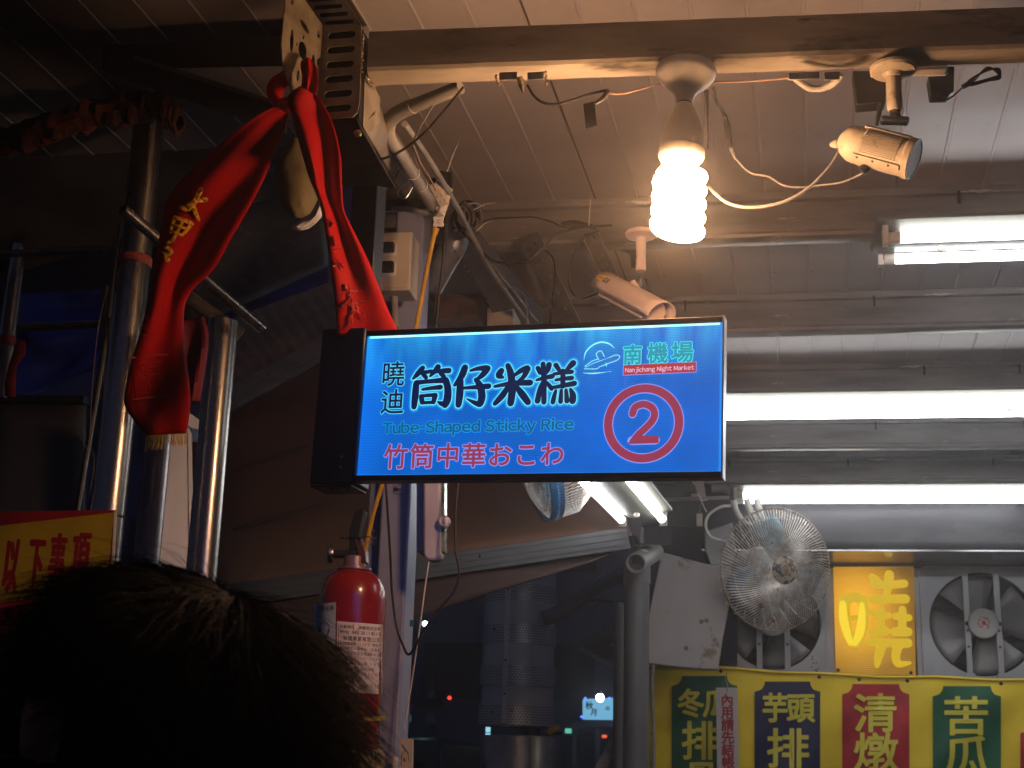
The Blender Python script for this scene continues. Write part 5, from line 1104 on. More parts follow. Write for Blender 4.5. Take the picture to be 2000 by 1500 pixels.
for x0, y0, x1, y1 in ((1350,964,1372,974),(1386,958,1420,974)): MB().hexa([P(x0,y0,6.2),P(x1,y0,6.2),P(x1,y1,6.2),P(x0,y1,6.2),P(x0,y0,6.25),P(x1,y0,6.25),P(x1,y1,6.25),P(x0,y1,6.25)]).build('box', IVORY, t, bevel=.002)
MB().tube([P(1290,940,6.1),P(1425,936,6.1)], .014, 12).build('pipe', mat('pale_conduit', (.45,.46,.46), .4), t)
MB().tube([P(1300,976,6.2),P(1425,972,6.2)], .010, 10).build('pipe', PVCG, t)
MB().tube(catmull([P(1390,955,6.1),P(1412,953,6.1),P(1428,962,6.1)], 5), .018, 10).build('bend', PVCG, t)
t = thing('white_switch', 'small ivory pull switch hanging from the ceiling clutter', 'switch', P(1366,1018,6.0))
MB().hexa([P(1360,1003,6.0),P(1372,1003,6.0),P(1372,1028,6.0),P(1360,1028,6.0),P(1360,1003,6.03),P(1372,1003,6.03),P(1372,1028,6.03),P(1360,1028,6.03)]).build('case', IVORY, t, bevel=.002)
MB().tube([P(1366,1003,6.01),P(1368,985,6.01)], .002, 6).build('cord', GCORD, t)
t = thing('speaker_box', 'pale wedge-shaped box behind the end of the slanting tube light', 'box', P(1290,1010,5.4))
MB().hexa([P(1276,1012,5.4),P(1302,1014,5.4),P(1302,978,5.4),P(1280,990,5.4),P(1276,1012,5.55),P(1302,1014,5.55),P(1302,978,5.55),P(1280,990,5.55)]).build('case', mat('dirty_white', (.34,.33,.32), .6, 0, (.26,.25,.24), 12), t, bevel=.003)
MB().bar(P(1240,1052,5.45), P(1310,1050,5.45), .03, .05).build('shelf', DARKM, t)
tag(MB().bar(P(1235,1000,6.3), P(1440,1010,6.3), .05, .10).build('dark_beam', DARKM, None, loc=P(1300,1005,6.3)), 'dark beam behind the pull switch and pale box', 'beam')
# backing of the dark corner
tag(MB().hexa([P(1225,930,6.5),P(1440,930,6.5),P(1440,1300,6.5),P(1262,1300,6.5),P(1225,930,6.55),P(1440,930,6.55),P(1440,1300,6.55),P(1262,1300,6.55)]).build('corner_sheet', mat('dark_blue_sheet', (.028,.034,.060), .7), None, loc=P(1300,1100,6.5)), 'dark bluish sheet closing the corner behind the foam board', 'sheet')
# ================================================================== extractor fans
EG = mat('extractor_grey', (.35,.37,.405), .35, .15, (.25,.265,.295), 4, .4, .7, .08, 25, c3=(.06,.06,.06), speck=(.73,.76,24))
def extractor(x0, y0, x1, y1, label, dirty=False):
    f_ = Fr(P((x0+x1)/2, (y0+y1)/2, 6.56), Vector((1,0,0)), Z)
    u0, v0 = f_.uv(x0, y1); u1, v1 = f_.uv(x1, y0); W_ = u1-u0; H_ = v1-v0; cu, cv = (u0+u1)/2, (v0+v1)/2; R_ = W_*.455
    t = thing('extractor_fan', label, 'extractor fan', f_.p(cu, v0), 'extractor fans in the rear wall')
    circ = [(cu+R_*math.cos(2*PI*k/56), cv+R_*math.sin(2*PI*k/56)) for k in range(56)]
    MB().plate([rr(u0, v0, u1, v1, .035), circ], f_, -.004, .0).build('front_plate', EG, t, bevel=.002)
    MB().plate([rr(u0-.012, v0-.012, u1+.012, v1+.012, .03), rr(u0+.004, v0+.004, u1-.004, v1-.004, .03)], f_, -.06, .004).build('outer_frame', EG, t, bevel=.002)
    MB().lathe([(R_,-.001),(R_+.003,-.001),(R_*1.0,-.09),(R_-.003,-.09)], f_.p(cu, cv), f_.z, 48, False).build('duct_ring', mat('duct_dark', (.10,.10,.11), .5, .2), t)
    SH = mat('blade_grey', (.26,.26,.27), .45, .2, (.17,.17,.18), 2)
    for k in range(4):
        g = []; th0 = PI/2*k+.3
        for i in range(7):
            r = R_*(.22+.74*i/6); g.append([f_.p(cu+r*math.cos(th0+.62*(j/5-.5)*2), cv+r*math.sin(th0+.62*(j/5-.5)*2), -.045+(j/5-.5)*.05) for j in range(6)])
        MB().sheet(g).build('blade', SH, t, solid=.002, smooth=60)
    for k in range(11):
        y_ = cv-R_*.93+k*R_*.186; hw = math.sqrt(max(R_*R_-(y_-cv)**2, 0))*.97
        if hw > .03: MB().bar(f_.p(cu-hw, y_, -.078), f_.p(cu+hw, y_, -.078), .02, .003).build('louvre', DARKM, t)
    for s in (-1, 1):
        uu = cu+s*W_*.132; b_ = MB().box(f_, uu-.013, uu+.013, v0+.006, v1-.006, .004, .012).build('strut', EG, t, bevel=.002)
        for y_ in (cv-.10, cv-.03): MB().box(f_, uu-.005, uu+.005, y_-.005, y_+.005, .0125, .0135).build('strut_hole', BLK, b_)
        MB().box(f_, uu-.020, uu+.020, v0-.002, v0+.026, .0125, .022).build('strut_foot', EG, t, bevel=.002)
    MB().lathe([(.064,-.02),(.066,.010),(.064,.030),(.055,.036),(.001,.037)], f_.p(cu, cv), f_.z, 36).build('motor_housing', mat('motor_cap', (.44,.45,.43), .4), t)
    MB().lathe([(.028,.0372),(.001,.0378)], f_.p(cu, cv), f_.z, 24).build('badge', mat('badge_grey', (.55,.5,.48), .5, 0, (.3,.1,.1), 90), t)
    MB().lathe([(.009,.038),(.001,.0385)], f_.p(cu, cv), f_.z, 16).build('badge_dot', mat('badge_red', (.5,.04,.04), .5), t)
    for s in (-1, 1): MB().lathe([(.010,.012),(.010,.018),(.005,.021)], f_.p(cu+s*W_*.132, cv), f_.z, 10).build('strut_bolt', DARKM, t)
    random.seed(int(x0)); mb = MB()
    for i in range(9): a_ = u1-.03-random.random()*.045; b_ = v0+.02+random.random()*.07; MB().lathe([(.0035,.0003),(.003,.001)], f_.p(a_, b_), f_.z, 8).build('rust_spot', BLK, t)
    return t
extractor(1408, 1112, 1610, 1318, 'left square extractor fan partly hidden by the rusty wall fan')
extractor(1810, 1112, 2028, 1326, 'right square extractor fan with round motor, cut by the photo edge')
for x0, x1, lb in ((1612,1628,'grey frame upright left of the amber backlit box'),(1792,1806,'grey frame upright right of the amber backlit box')):
    f_ = Fr(P(x0,1200,6.58), X, Z); a = f_.uv(x0, 1322); b = f_.uv(x1, 1110)
    tag(MB().box(f_, a[0], b[0], a[1], b[1], -.03, .01).build('frame_upright', EG, None, loc=f_.p(a[0],a[1]), bevel=.003), lb, 'frame')
# ================================================================== amber backlit box
def amber():
    m, T, b = nt('amber_acrylic'); N = T.nodes; L = T.links
    tc = N.new('ShaderNodeTexCoord'); w = N.new('ShaderNodeTexWave'); w.bands_direction = 'Z'; w.inputs['Scale'].default_value = 34; w.inputs['Distortion'].default_value = .1
    L.new(tc.outputs['Object'], w.inputs[0]); bp = N.new('ShaderNodeBump'); bp.inputs['Strength'].default_value = .5; bp.inputs['Distance'].default_value = .004; L.new(w.outputs[0], bp.inputs['Height']); L.new(bp.outputs[0], b.inputs['Normal'])
    b.inputs['Base Color'].default_value = (.58,.32,.02,1); b.inputs['Roughness'].default_value = .35
    b.inputs['Emission Color'].default_value = (.9,.42,.02,1)
    gx = N.new('ShaderNodeTexGradient'); gx.gradient_type = 'SPHERICAL'; mp = N.new('ShaderNodeMapping'); mp.inputs['Location'].default_value = (-.42,0,-.95); mp.inputs['Scale'].default_value = (4.2,1,3.2)
    L.new(tc.outputs['Object'], mp.inputs[0]); L.new(mp.outputs[0], gx.inputs[0])
    mr = N.new('ShaderNodeMapRange'); mr.inputs[3].default_value = .10; mr.inputs[4].default_value = .75; L.new(gx.outputs[0], mr.inputs[0]); L.new(mr.outputs[0], b.inputs['Emission Strength'])
    return m
f_ = Fr(P(1710,1212,6.54), X, Z)
t = thing('amber_light_box', 'amber backlit acrylic box with the stubby yellow character 曉', 'sign', f_.p(*f_.uv(1632,1318)))
q4 = [f_.uv(*p) for p in ((1628,1107),(1785,1106),(1789,1319),(1633,1317))]
AMB = amber()
MB().prism(q4, f_, -.06, 0).build('acrylic_panel', AMB, t, bevel=.002)
kk = (f_.uv(1700,1200)[0]-f_.uv(1600,1200)[0])/100
pen = Pen(); S = lambda pts, r: pen.stroke([f_.uv(1500+a*.3666, 950+b*.3666) for a, b in pts], [q*1.15*.3666*kk for q in (r if isinstance(r, list) else [r]*len(pts))])
S([(405,620),(408,700),(425,780),(445,835)], [26,27,24,18]); S([(508,620),(508,700),(495,780),(468,840)], [24,26,24,20]); S([(410,605),(458,590),(505,605)], [26,24,24]); S([(430,702),(490,700)], 12); S([(440,800),(480,800)], 20)
S([(552,480),(575,500),(600,525)], [16,20,16]); S([(645,470),(642,540)], [22,20]); S([(565,520),(640,525),(725,518)], [20,18,20]); S([(632,540),(635,590)], 18); S([(555,602),(640,600),(732,600)], [22,20,22])
S([(600,655),(598,770)], [18,20]); S([(548,668),(575,680),(640,688)], [14,16,17]); S([(560,775),(625,770)], 22); S([(716,655),(714,770)], [18,20]); S([(680,692),(750,700)], 17); S([(675,775),(745,775)], 22)
S([(545,828),(640,835),(745,835)], [22,20,22]); S([(605,850),(590,900),(580,955)], [22,20,12]); S([(695,850),(680,900),(695,945),(755,940)], [22,20,18,8])
LET = glow('amber_letter', (1,.66,.03), .66)
pen.to(lambda u, v, w: f_.p(u, v, .0010+w), 'character', LET, t)
pen = Pen(); S([(398,625),(402,700),(420,780),(440,835)], [16,20,18,12]); S([(500,630),(500,700),(488,780),(462,835)], [12,18,20,14]); pen.to(lambda u, v, w: f_.p(u, v, .0014+w), 'bright_stroke', glow('amber_bright', (1,.72,.04), .98), t)
for x, y in ((1637,1309),(1779,1314)): MB().lathe([(.008,.001),(.006,.004)], f_.p(*f_.uv(x,y)), f_.z, 10).build('screw', BLK, t)
# ================================================================== menu banner
YB = mat('banner_yellow', (.84,.62,.030), .55, 0, (.72,.53,.035), 3, .4, .7, .12, 14)
GB = mat('banner_green', (.012,.12,.06), .5, 0, (.008,.07,.038), 4); NB = mat('banner_navy', (.018,.025,.09), .5, 0, (.009,.013,.045), 4); RB = mat('banner_red', (.50,.02,.036), .5, 0, (.32,.015,.025), 4)
def bd(x, y):
    k = max(0, (y-1300)/200)
    f = .018*math.sin((x-1250)*.016+y*.006)+.008*math.sin((x+y*.8)*.045)+.010*noise.noise(Vector((x*.012, y*.02, 3)))
    if x < 1420: f += .022*math.sin((x-1262)*.05+(y-1300)*.05)*max(0, 1-(x-1262)/170)
    return 6.40+f*(.4+.6*min(k, 1))
t = thing('menu_banner', 'yellow vinyl menu banner with green, navy and red columns of yellow characters', 'banner', P(1262,1600,6.4))
def topy(x): return 1298+22*min(1, max(0, (x-1262)/380))+10*max(0, (x-1640)/400)+1.5*math.sin(x*.03)
g = [[P(x, topy(x)+(1640-topy(x))*(j/24)**1.1, bd(x, topy(x)+(1640-topy(x))*(j/24)**1.1)) for x in [1262+(2300-1262)*i/90+(3*math.sin(j*.6) if i == 0 else 0) for i in range(91)]] for j in range(25)]
MB().sheet(g).build('vinyl', YB, t, solid=.001, smooth=60)
MB().tube([P(x, topy(x)-1, bd(x, topy(x))-.004) for x in range(1262, 2310, 20)], .006, 8).build('top_hem', YB, t)
for x in (1268,1408,1600,1678,1772,1955): MB().lathe([(.008,0),(.008,.003),(.004,.004)], P(x, topy(x)+6, 6.36), -Y, 10).build('eyelet', DARKM, t)
def colpanel(x0, x1, y0, m):
    r = 20; g = []; n = 16; rows = 14
    def half(y):
        if y-y0 < r: k = (r-(y-y0))/r; return r*math.sqrt(max(0, 1-(1-k)**2))*1.0
        return 0
    ys = [y0+r*(i/6)**1.0 for i in range(7)]+[y0+r+(1640-y0-r)*(i/rows) for i in range(1, rows+1)]
    for y in ys:
        ins = r*1.3-math.sqrt(max(0, (r*1.3)**2-(r-(y-y0))**2)) if y-y0 < r else 0
        ins = r*(1.0-math.sqrt(max(0.0, 1-((r-(y-y0))/r-1)**2))) if False else (math.sqrt(max(0, r*r-(y-y0)**2)) if y-y0 < r else 0)
        g.append([P(x0+ins+(x1-x0-2*ins)*i/n, y, bd(x0+ins+(x1-x0-2*ins)*i/n, y)-.006) for i in range(n+1)])
    MB().sheet(g).build('colour_column', m, t, smooth=60)
colpanel(1312, 1440, 1320, GB); colpanel(1474, 1602, 1331, NB); colpanel(1645, 1776, 1336, RB); colpanel(1822, 1955, 1340, GB); colpanel(1993, 2126, 1412, RB)
YT = mat('banner_lettering', (.68,.60,.07), .55)
def btext(cells, bold=1.6):
    pen = Pen()
    for c_, x0, y0, x1, y1 in cells:
        vs, fs, ed = glyph(c_); sx_, sy_ = x1-x0, y1-y0; M = lambda q: (x0+q[0]*sx_, y1-(q[1]+.12)*sy_)
        b = len(pen.v); pen.v += [(*M(q), 0) for q in vs]; pen.f += [[b+i for i in f] for f in fs]
        for i, j in ed: pen.cap(M(vs[i]), M(vs[j]), bold, n=3)
        for k in range(b+len(vs), len(pen.v)): pen.v[k] = (pen.v[k][0], pen.v[k][1], pen.v[k][2]*8)
        pen.to(lambda u, v, w: P(u, v, bd(u, v)-.010-w), 'lettering', YT, t); pen = Pen()
btext([('冬',1322,1344,1376,1402),('瓜',1372,1344,1426,1402),('排',1330,1406,1406,1486),('骨',1332,1484,1408,1560),('芋',1488,1352,1540,1412),('頭',1536,1352,1592,1412),('排',1496,1420,1582,1502),('骨',1496,1500,1582,1580),
       ('清',1666,1352,1754,1432),('燉',1666,1428,1756,1508),('苦',1840,1358,1934,1438),('瓜',1840,1434,1936,1520)])
t = thing('paper_strip', 'white hanging strip with six red characters in front of the green banner column', 'notice', P(1420,1600,6.25))
f_ = Fr(P(1420,1400,6.28), Vector((1,.02,0)), Z)
MB().prism([f_.uv(*p) for p in ((1398,1343),(1440,1343),(1444,1540),(1401,1540))], f_, -.004, 0).build('strip', mat('strip_white', (.50,.46,.46), .5), t, bevel=.001)
pen = Pen()
for i, c_ in enumerate('內用請先結帳'):
    y0 = 1355+i*24.2; u0, v0 = f_.uv(1407.5+i*.4, y0+25); u1, v1 = f_.uv(1433+i*.4, y0); pen.text(c_, u0, v0, v1-v0, .0016, sx=(u1-u0)/(v1-v0))
pen.to(lambda u, v, w: f_.p(u, v, .0012+w), 'lettering', mat('strip_red', (.34,.02,.04), .5), t)
MB().tube(catmull([P(1420,1352,6.26),P(1421,1338,6.26),P(1417,1325,6.27),P(1421,1312,6.3)], 5), .0022, 6).build('hanger_wire', GALV, t)
cable([(1270,1432,6.3),(1276,1440,6.3),(1279,1455,6.3),(1274,1480,6.3),(1270,1505,6.3)], .0025, RUB, 'thin black string tied to the left hem of the yellow banner', 'string', 'string')
tag(MB().sphere(P(1259,1472,7.4), .024, 12, 8, (.7,.7,2.0)).build('far_lamp', glow('far_lamp', (1,.85,.6), 6), None, loc=P(1259,1472,7.4)), 'small bright lamp glimpsed between grey pole and yellow banner', 'lamp')
# ================================================================== street beyond
NITE = mat('night_facade', (.16,.18,.34), .8, 0, (.11,.13,.26), .4)
t = thing('far_building', 'dark building block across the street filling the background', 'building', (-4, 34, 0))
def blk(x0, x1, y0, y1, h): return MB().hexa([Vector(q) for q in ((x0,y0,0),(x1,y0,0),(x1,y0,h),(x0,y0,h),(x0,y1,0),(x1,y1,0),(x1,y1,h),(x0,y1,h))])
blk(-40, 20, 34, 44, 22).build('facade', NITE, t)
for i in range(-8, 6):
    for j in range(3): MB().box(Fr((i*2.6, 33.98, 3.4+j*3), X, Z), 0, 1.5, 0, 1.3, 0, .03).build('window', mat('dark_glass', (.02,.022,.035), .2) if (i, j) == (-8, 0) else bpy.data.materials['dark_glass'], t)
DG = NITE
# round perforated chimney
CH = mat('chimney_steel', (.70,.70,.73), .45, .1, (.60,.60,.63), 4, stretch=(1,1,.3))
def perf():
    m, T, b = nt('perforated_band'); N = T.nodes; L = T.links; b.inputs['Metallic'].default_value = .5; b.inputs['Roughness'].default_value = .45
    tc = N.new('ShaderNodeUVMap'); sp = N.new('ShaderNodeSeparateXYZ'); L.new(tc.outputs[0], sp.inputs[0])
    def mth(op, a, b_=None):
        n = N.new('ShaderNodeMath'); n.operation = op
        for i, q in enumerate((a, b_)):
            if q is None: continue
            if isinstance(q, (int, float)): n.inputs[i].default_value = q
            else: L.new(q, n.inputs[i])
        return n.outputs[0]
    p = .0165
    def dots(ox, oy):
        a = mth('PINGPONG', mth('ADD', sp.outputs[0], ox), p/2); c = mth('PINGPONG', mth('ADD', sp.outputs[1], oy), p*.866); return mth('SQRT', mth('ADD', mth('MULTIPLY', a, a), mth('MULTIPLY', c, c)))
    d = mth('MINIMUM', dots(10, 10), dots(10+p/2, 10+p*.866)); r = mth('LESS_THAN', d, p*.30)
    mx = N.new('ShaderNodeMix'); mx.data_type = 'RGBA'; mx.inputs[6].default_value = (.74,.74,.77,1); mx.inputs[7].default_value = (.012,.012,.02,1); L.new(r, mx.inputs[0]); L.new(mx.outputs[2], b.inputs['Base Color'])
    return m
PERF = perf()
cc = P(1012,1300,8.2); CR = .205
t = thing('chimney_duct', 'big round steel duct with four perforated bands hanging in the background', 'duct', (cc.x, cc.y, P(1012,1420,8.2).z))
zc = lambda y: P(1012,y,8.2).z
MB().lathe([(CR,zc(1410)),(CR,zc(900))], (cc.x,cc.y,0), Z, 48).build('shell', CH, t)
for y0, y1, rr_ in ((1380,1420,.216),(1303,1342,.212),(1225,1262,.209),(1150,1180,.206)):
    z0_, z1_ = zc(y1), zc(y0); o = MB().lathe([(CR+.001,z0_),(rr_+.004,z0_),(rr_+.003,z1_),(CR+.001,z1_)], (cc.x,cc.y,0), Z, 60, False).build('perforated_band', PERF, t, smooth=30)
    uvl = o.data.uv_layers.new(name='UVMap')
    for l in o.data.loops:
        v_ = o.data.vertices[l.vertex_index].co+root_loc(t); uvl.data[l.index].uv = (math.atan2(v_.x-cc.x, -(v_.y-cc.y))*.21, v_.z)
MB().box(Fr((cc.x, cc.y, 0), X, Z), -.050, -.020, zc(1415), zc(1100), CR+.008, CR+.018).build('cover_strip', CH, t, bevel=.002)
for y in (1160,1295,1360): MB().lathe([(.007,0),(.005,.003)], (cc.x-.035, cc.y-CR-.018, zc(y)), -Y, 8).build('bolt', DARKM, t)
for x, y in ((978,1237),(1002,1236),(975,1395),(1012,1392)): MB().lathe([(.007,0),(.006,.004)], (P(x,y,8.2).x, cc.y-CR-.012, zc(y)), -Y, 8).build('bolt', DARKM, t)
MB().tube(catmull([P(1060,1210,8.0),P(1105,1190,8.0),P(1160,1150,7.9),P(1240,1105,7.8)], 6), .045, 16).build('branch_pipe', mat('branch_steel', (.16,.17,.20), .25, .8), t)
cd = P(1012,1500,7.8); zt_ = P(1012,1438,7.8).z
t = thing('steel_drum', 'smooth grey steel drum standing below the perforated duct', 'drum', (cd.x, cd.y, 0))
MB().lathe([(.205,0),(.205,zt_-.004),(.200,zt_),(.001,zt_)], (cd.x,cd.y,0), Z, 48).build('shell', mat('drum_steel', (.50,.50,.52), .35, .5, (.24,.24,.26), 5), t)
MB().box(Fr((cd.x+.09, cd.y-.186, 0), Vector((1,.45,0)), Z), -.004, .004, 0, zt_-.01, -.002, .004).build('seam', GALV, t)
MB().tube([(cd.x+.05, cd.y+.05, zt_), (cd.x+.05, cd.y+.05, zt_+.05)], .06, 20).build('neck', DARKM, t)
t = thing('yellow_valve', 'small yellow valve handle beside the top of the steel drum', 'valve', P(1085,1427,7.8))
MB().tube(catmull([P(1070,1432,7.7),P(1078,1426,7.7),P(1092,1420,7.7)], 4), [.012,.014,.016,.017,.018,.018,.018,.016,.014], 10).build('grip', mat('valve_yellow', (.55,.38,.01), .4), t)
MB().bar(P(1068,1434,7.72), P(1098,1432,7.72), .015, .015).build('stem', DARKM, t)
def lampball(x, y, d, r, col, s, label, name='street_light'):
    t = thing(name, label, 'lamp', P(x, y, d)); MB().sphere(P(x, y, d), r, 16, 10).build('globe', glow(name+'_glow', col, s), t)
    MB().tube([P(x, y, d)+Z*r*.8, P(x, y, d)+Z*r*1.9], r*.45, 10).build('socket', DARKM, t); return t
lampball(1172, 1363, 14, .038, (.85,.95,1), 30, 'round white bulb over the far lit stall sign')
lampball(830, 1218, 22, .038, (.6,1,.9), 12, 'distant greenish white street lamp right of the column')
lampball(878, 1363, 24, .030, (1,.03,.02), 3, 'tiny red light far away between column and duct', 'signal_light')
t = thing('lit_window', 'small bluish lit window beside the steel drum', 'window', P(953,1428,20)); f_ = Fr(P(953,1428,20), X, Z)
for a in (0, .034):
    for b in (0, .085, .17): MB().box(f_, -.03+a, .0+a, -.10+b, -.025+b, 0, .01).build('pane', glow('window_cyan', (.35,.80,1), 1.1) if (a, b) == (0, 0) else bpy.data.materials['window_cyan'], t)
t = thing('far_stall_sign', 'pale blue glowing sign with brush characters 秋月 under the far bulb', 'sign', P(1167,1405,15)); f_ = Fr(P(1167,1385,15), X, Z)
q = [f_.uv(*p) for p in ((1138,1366),(1205,1362),(1205,1406),(1138,1405))]; MB().prism(q, f_, -.05, 0).build('panel', glow('sign_cyan', (.22,.62,.95), .75), t)
pen = Pen(); pen.text('秋', *f_.uv(1143,1386), .085, .002).text('月', *f_.uv(1153,1398), .075, .002).text('の', *f_.uv(1182,1388), .05, .002); pen.to(lambda u, v, w: f_.p(u, v, .004+w), 'lettering', BLK, t)
for x, y in ((1143,1364),(1136,1400),(1190,1364)): MB().sphere(P(x, y, 14.95), .012, 10, 6).build('blue_lamp', bpy.data.materials.get('blue_led') or glow('blue_led', (.03,.10,1), 4), t)
t = thing('far_stall', 'dim far stall under the glowing sign with pillars and counter', 'stall', P(1150,1500,15.5)); FS = mat('far_stall_paint', (.16,.19,.23), .6, 0, (.10,.12,.16), 3)
for a, b, c_, d_ in ((1117,1412,1136,1424),(1118,1424,1126,1640),(1162,1424,1172,1640),(1136,1408,1206,1420)): MB().hexa([P(a,d_,15.6),P(c_,d_,15.6),P(c_,b,15.6),P(a,b,15.6),P(a,d_,15.9),P(c_,d_,15.9),P(c_,b,15.9),P(a,b,15.9)]).build('frame_piece', FS, t)
MB().hexa([P(1095,1640,17),P(1215,1640,17),P(1215,1436,17),P(1095,1436,17),P(1095,1640,17.2),P(1215,1640,17.2),P(1215,1436,17.2),P(1095,1436,17.2)]).build('back_wall', mat('far_back_wall', (.05,.07,.13), .7), t)
MB().box(Fr(P(1176,1441,15.5), X, Z), 0, .05, 0, .03, 0, .02).build('red_lamp', glow('far_red', (1,.12,.06), 1.2), t)
MB().box(Fr(P(1104,1432,16), X, Z), 0, .07, 0, .05, 0, .02).build('green_lamp', glow('far_green', (.15,.75,.5), .8), t)
t = thing('far_umbrella', 'dull green stall canopy behind the grey pole with a fringe of bits', 'canopy', P(1180,1240,13))
mb = MB().sheet([[P(1128,1258,12.6),P(1170,1232,13),P(1222,1195,13.4)],[P(1132,1262,12.6),P(1175,1262,12.9),P(1222,1252,13.2)]]); mb.build('cloth', mat('canopy_green', (.14,.15,.07), .7), t, solid=.01)
MB().bar(P(1136,1268,12.6), P(1206,1304,13.0), .05, .03).build('edge_pole', mat('pole_tan', (.35,.28,.22), .6), t)
for i in range(7): x = 1150+i*9; MB().bar(P(x,1262,12.8), P(x+3,1278+i*2,12.8), .05, .06).build('hanging_bit', MAR, t)
tag(MB().bar(P(1216,1418,7.0), P(1158,1530,6.6), .03, .045).build('wood_plank', mat('pale_wood', (.40,.31,.28), .7, 0, (.30,.22,.2), 12), None, loc=P(1160,1530,6.6)), 'pale wooden plank leaning left of the grey pole', 'plank')
tag(MB().tube([P(1110,1168,9), P(1220,1178,9)], .012, 8).build('thin_pipe', BLS, None, loc=P(1160,1172,9)), 'thin dark horizontal pipe in the background right of the duct', 'pipe')
t = thing('utility_pole', 'thin far utility pole with meter boxes right of the column', 'pole', P(845,1600,18))
MB().tube([P(846,1640,18), P(846,1270,18)], .028, 8).build('pole', mat('pole_grey', (.12,.12,.13), .7), t)
MB().box(Fr(P(834,1414,17.9), X, Z), 0, .12, 0, .13, 0, .06).build('meter_box', mat('meter_grey', (.30,.33,.36), .6), t)
MB().box(Fr(P(837,1362,17.9), X, Z), 0, .07, 0, .09, 0, .05).build('meter_box', bpy.data.materials['meter_grey'], t)
MB().bar(P(812,1375,17.95), P(865,1372,17.95), .08, .10).build('cross_arm', mat('arm_brown', (.10,.07,.05), .7), t)
# parked van seen by its rear corner
GLZ = mat('van_glass', (.01,.015,.02), .08, 0); VP_ = mat('van_paint', (.03,.07,.075), .25, .3)
vx = P(888,1460,9.5).x; vt = P(850,1438,9.5).z
t = thing('parked_van', 'dark teal van whose rear corner shows between column and drum', 'van', (vx-.85, 11.6, 0))
prof = [(0,.35),(0,.95),(.03,1.15),(.16,vt-.12),(.26,vt-.02),(.45,vt),(3.0,vt),(3.5,1.25),(4.2,1.05),(4.3,.35)]
n = len(prof); vs = []
for s in (-1, 1):
    for y, z in prof: vs.append(Vector((vx-.85+s*(.85 if z < 1.2 else .85-.16*(z-1.2)/.7), 9.45+y, z)))
MB().add(vs, [list(range(n)), [n+i for i in range(n)][::-1]]+[(i,(i+1)%n,n+(i+1)%n,n+i) for i in range(n)]).build('body', VP_, t, bevel=.05)
MB().hexa([Vector((vx-1.55,9.475,1.18)),Vector((vx-.15,9.475,1.18)),Vector((vx-.22,9.58,vt-.16)),Vector((vx-1.48,9.58,vt-.16)),Vector((vx-1.55,9.50,1.18)),Vector((vx-.15,9.50,1.18)),Vector((vx-.22,9.62,vt-.16)),Vector((vx-1.48,9.62,vt-.16))]).build('rear_window', GLZ, t)
for s in (-1, 1):
    MB().box(Fr((vx-.85+s*.78, 9.44, .8), X, Z), -.06, .06, 0, .3, 0, .03).build('tail_light', mat('tail_red', (.2,.01,.01), .3) if s < 0 else bpy.data.materials['tail_red'], t)
    for y in (10.1, 12.9): w_ = MB().lathe([(.10,-.1),(.30,-.1),(.32,-.06),(.32,.06),(.30,.1),(.10,.1)], (vx-.85+s*.72, y, .32), X, 24).build('wheel', RUB, t); MB().lathe([(.18,-.105),(.18,.105)], (vx-.85+s*.72, y, .32), X, 16).build('rim', STEEL, w_)
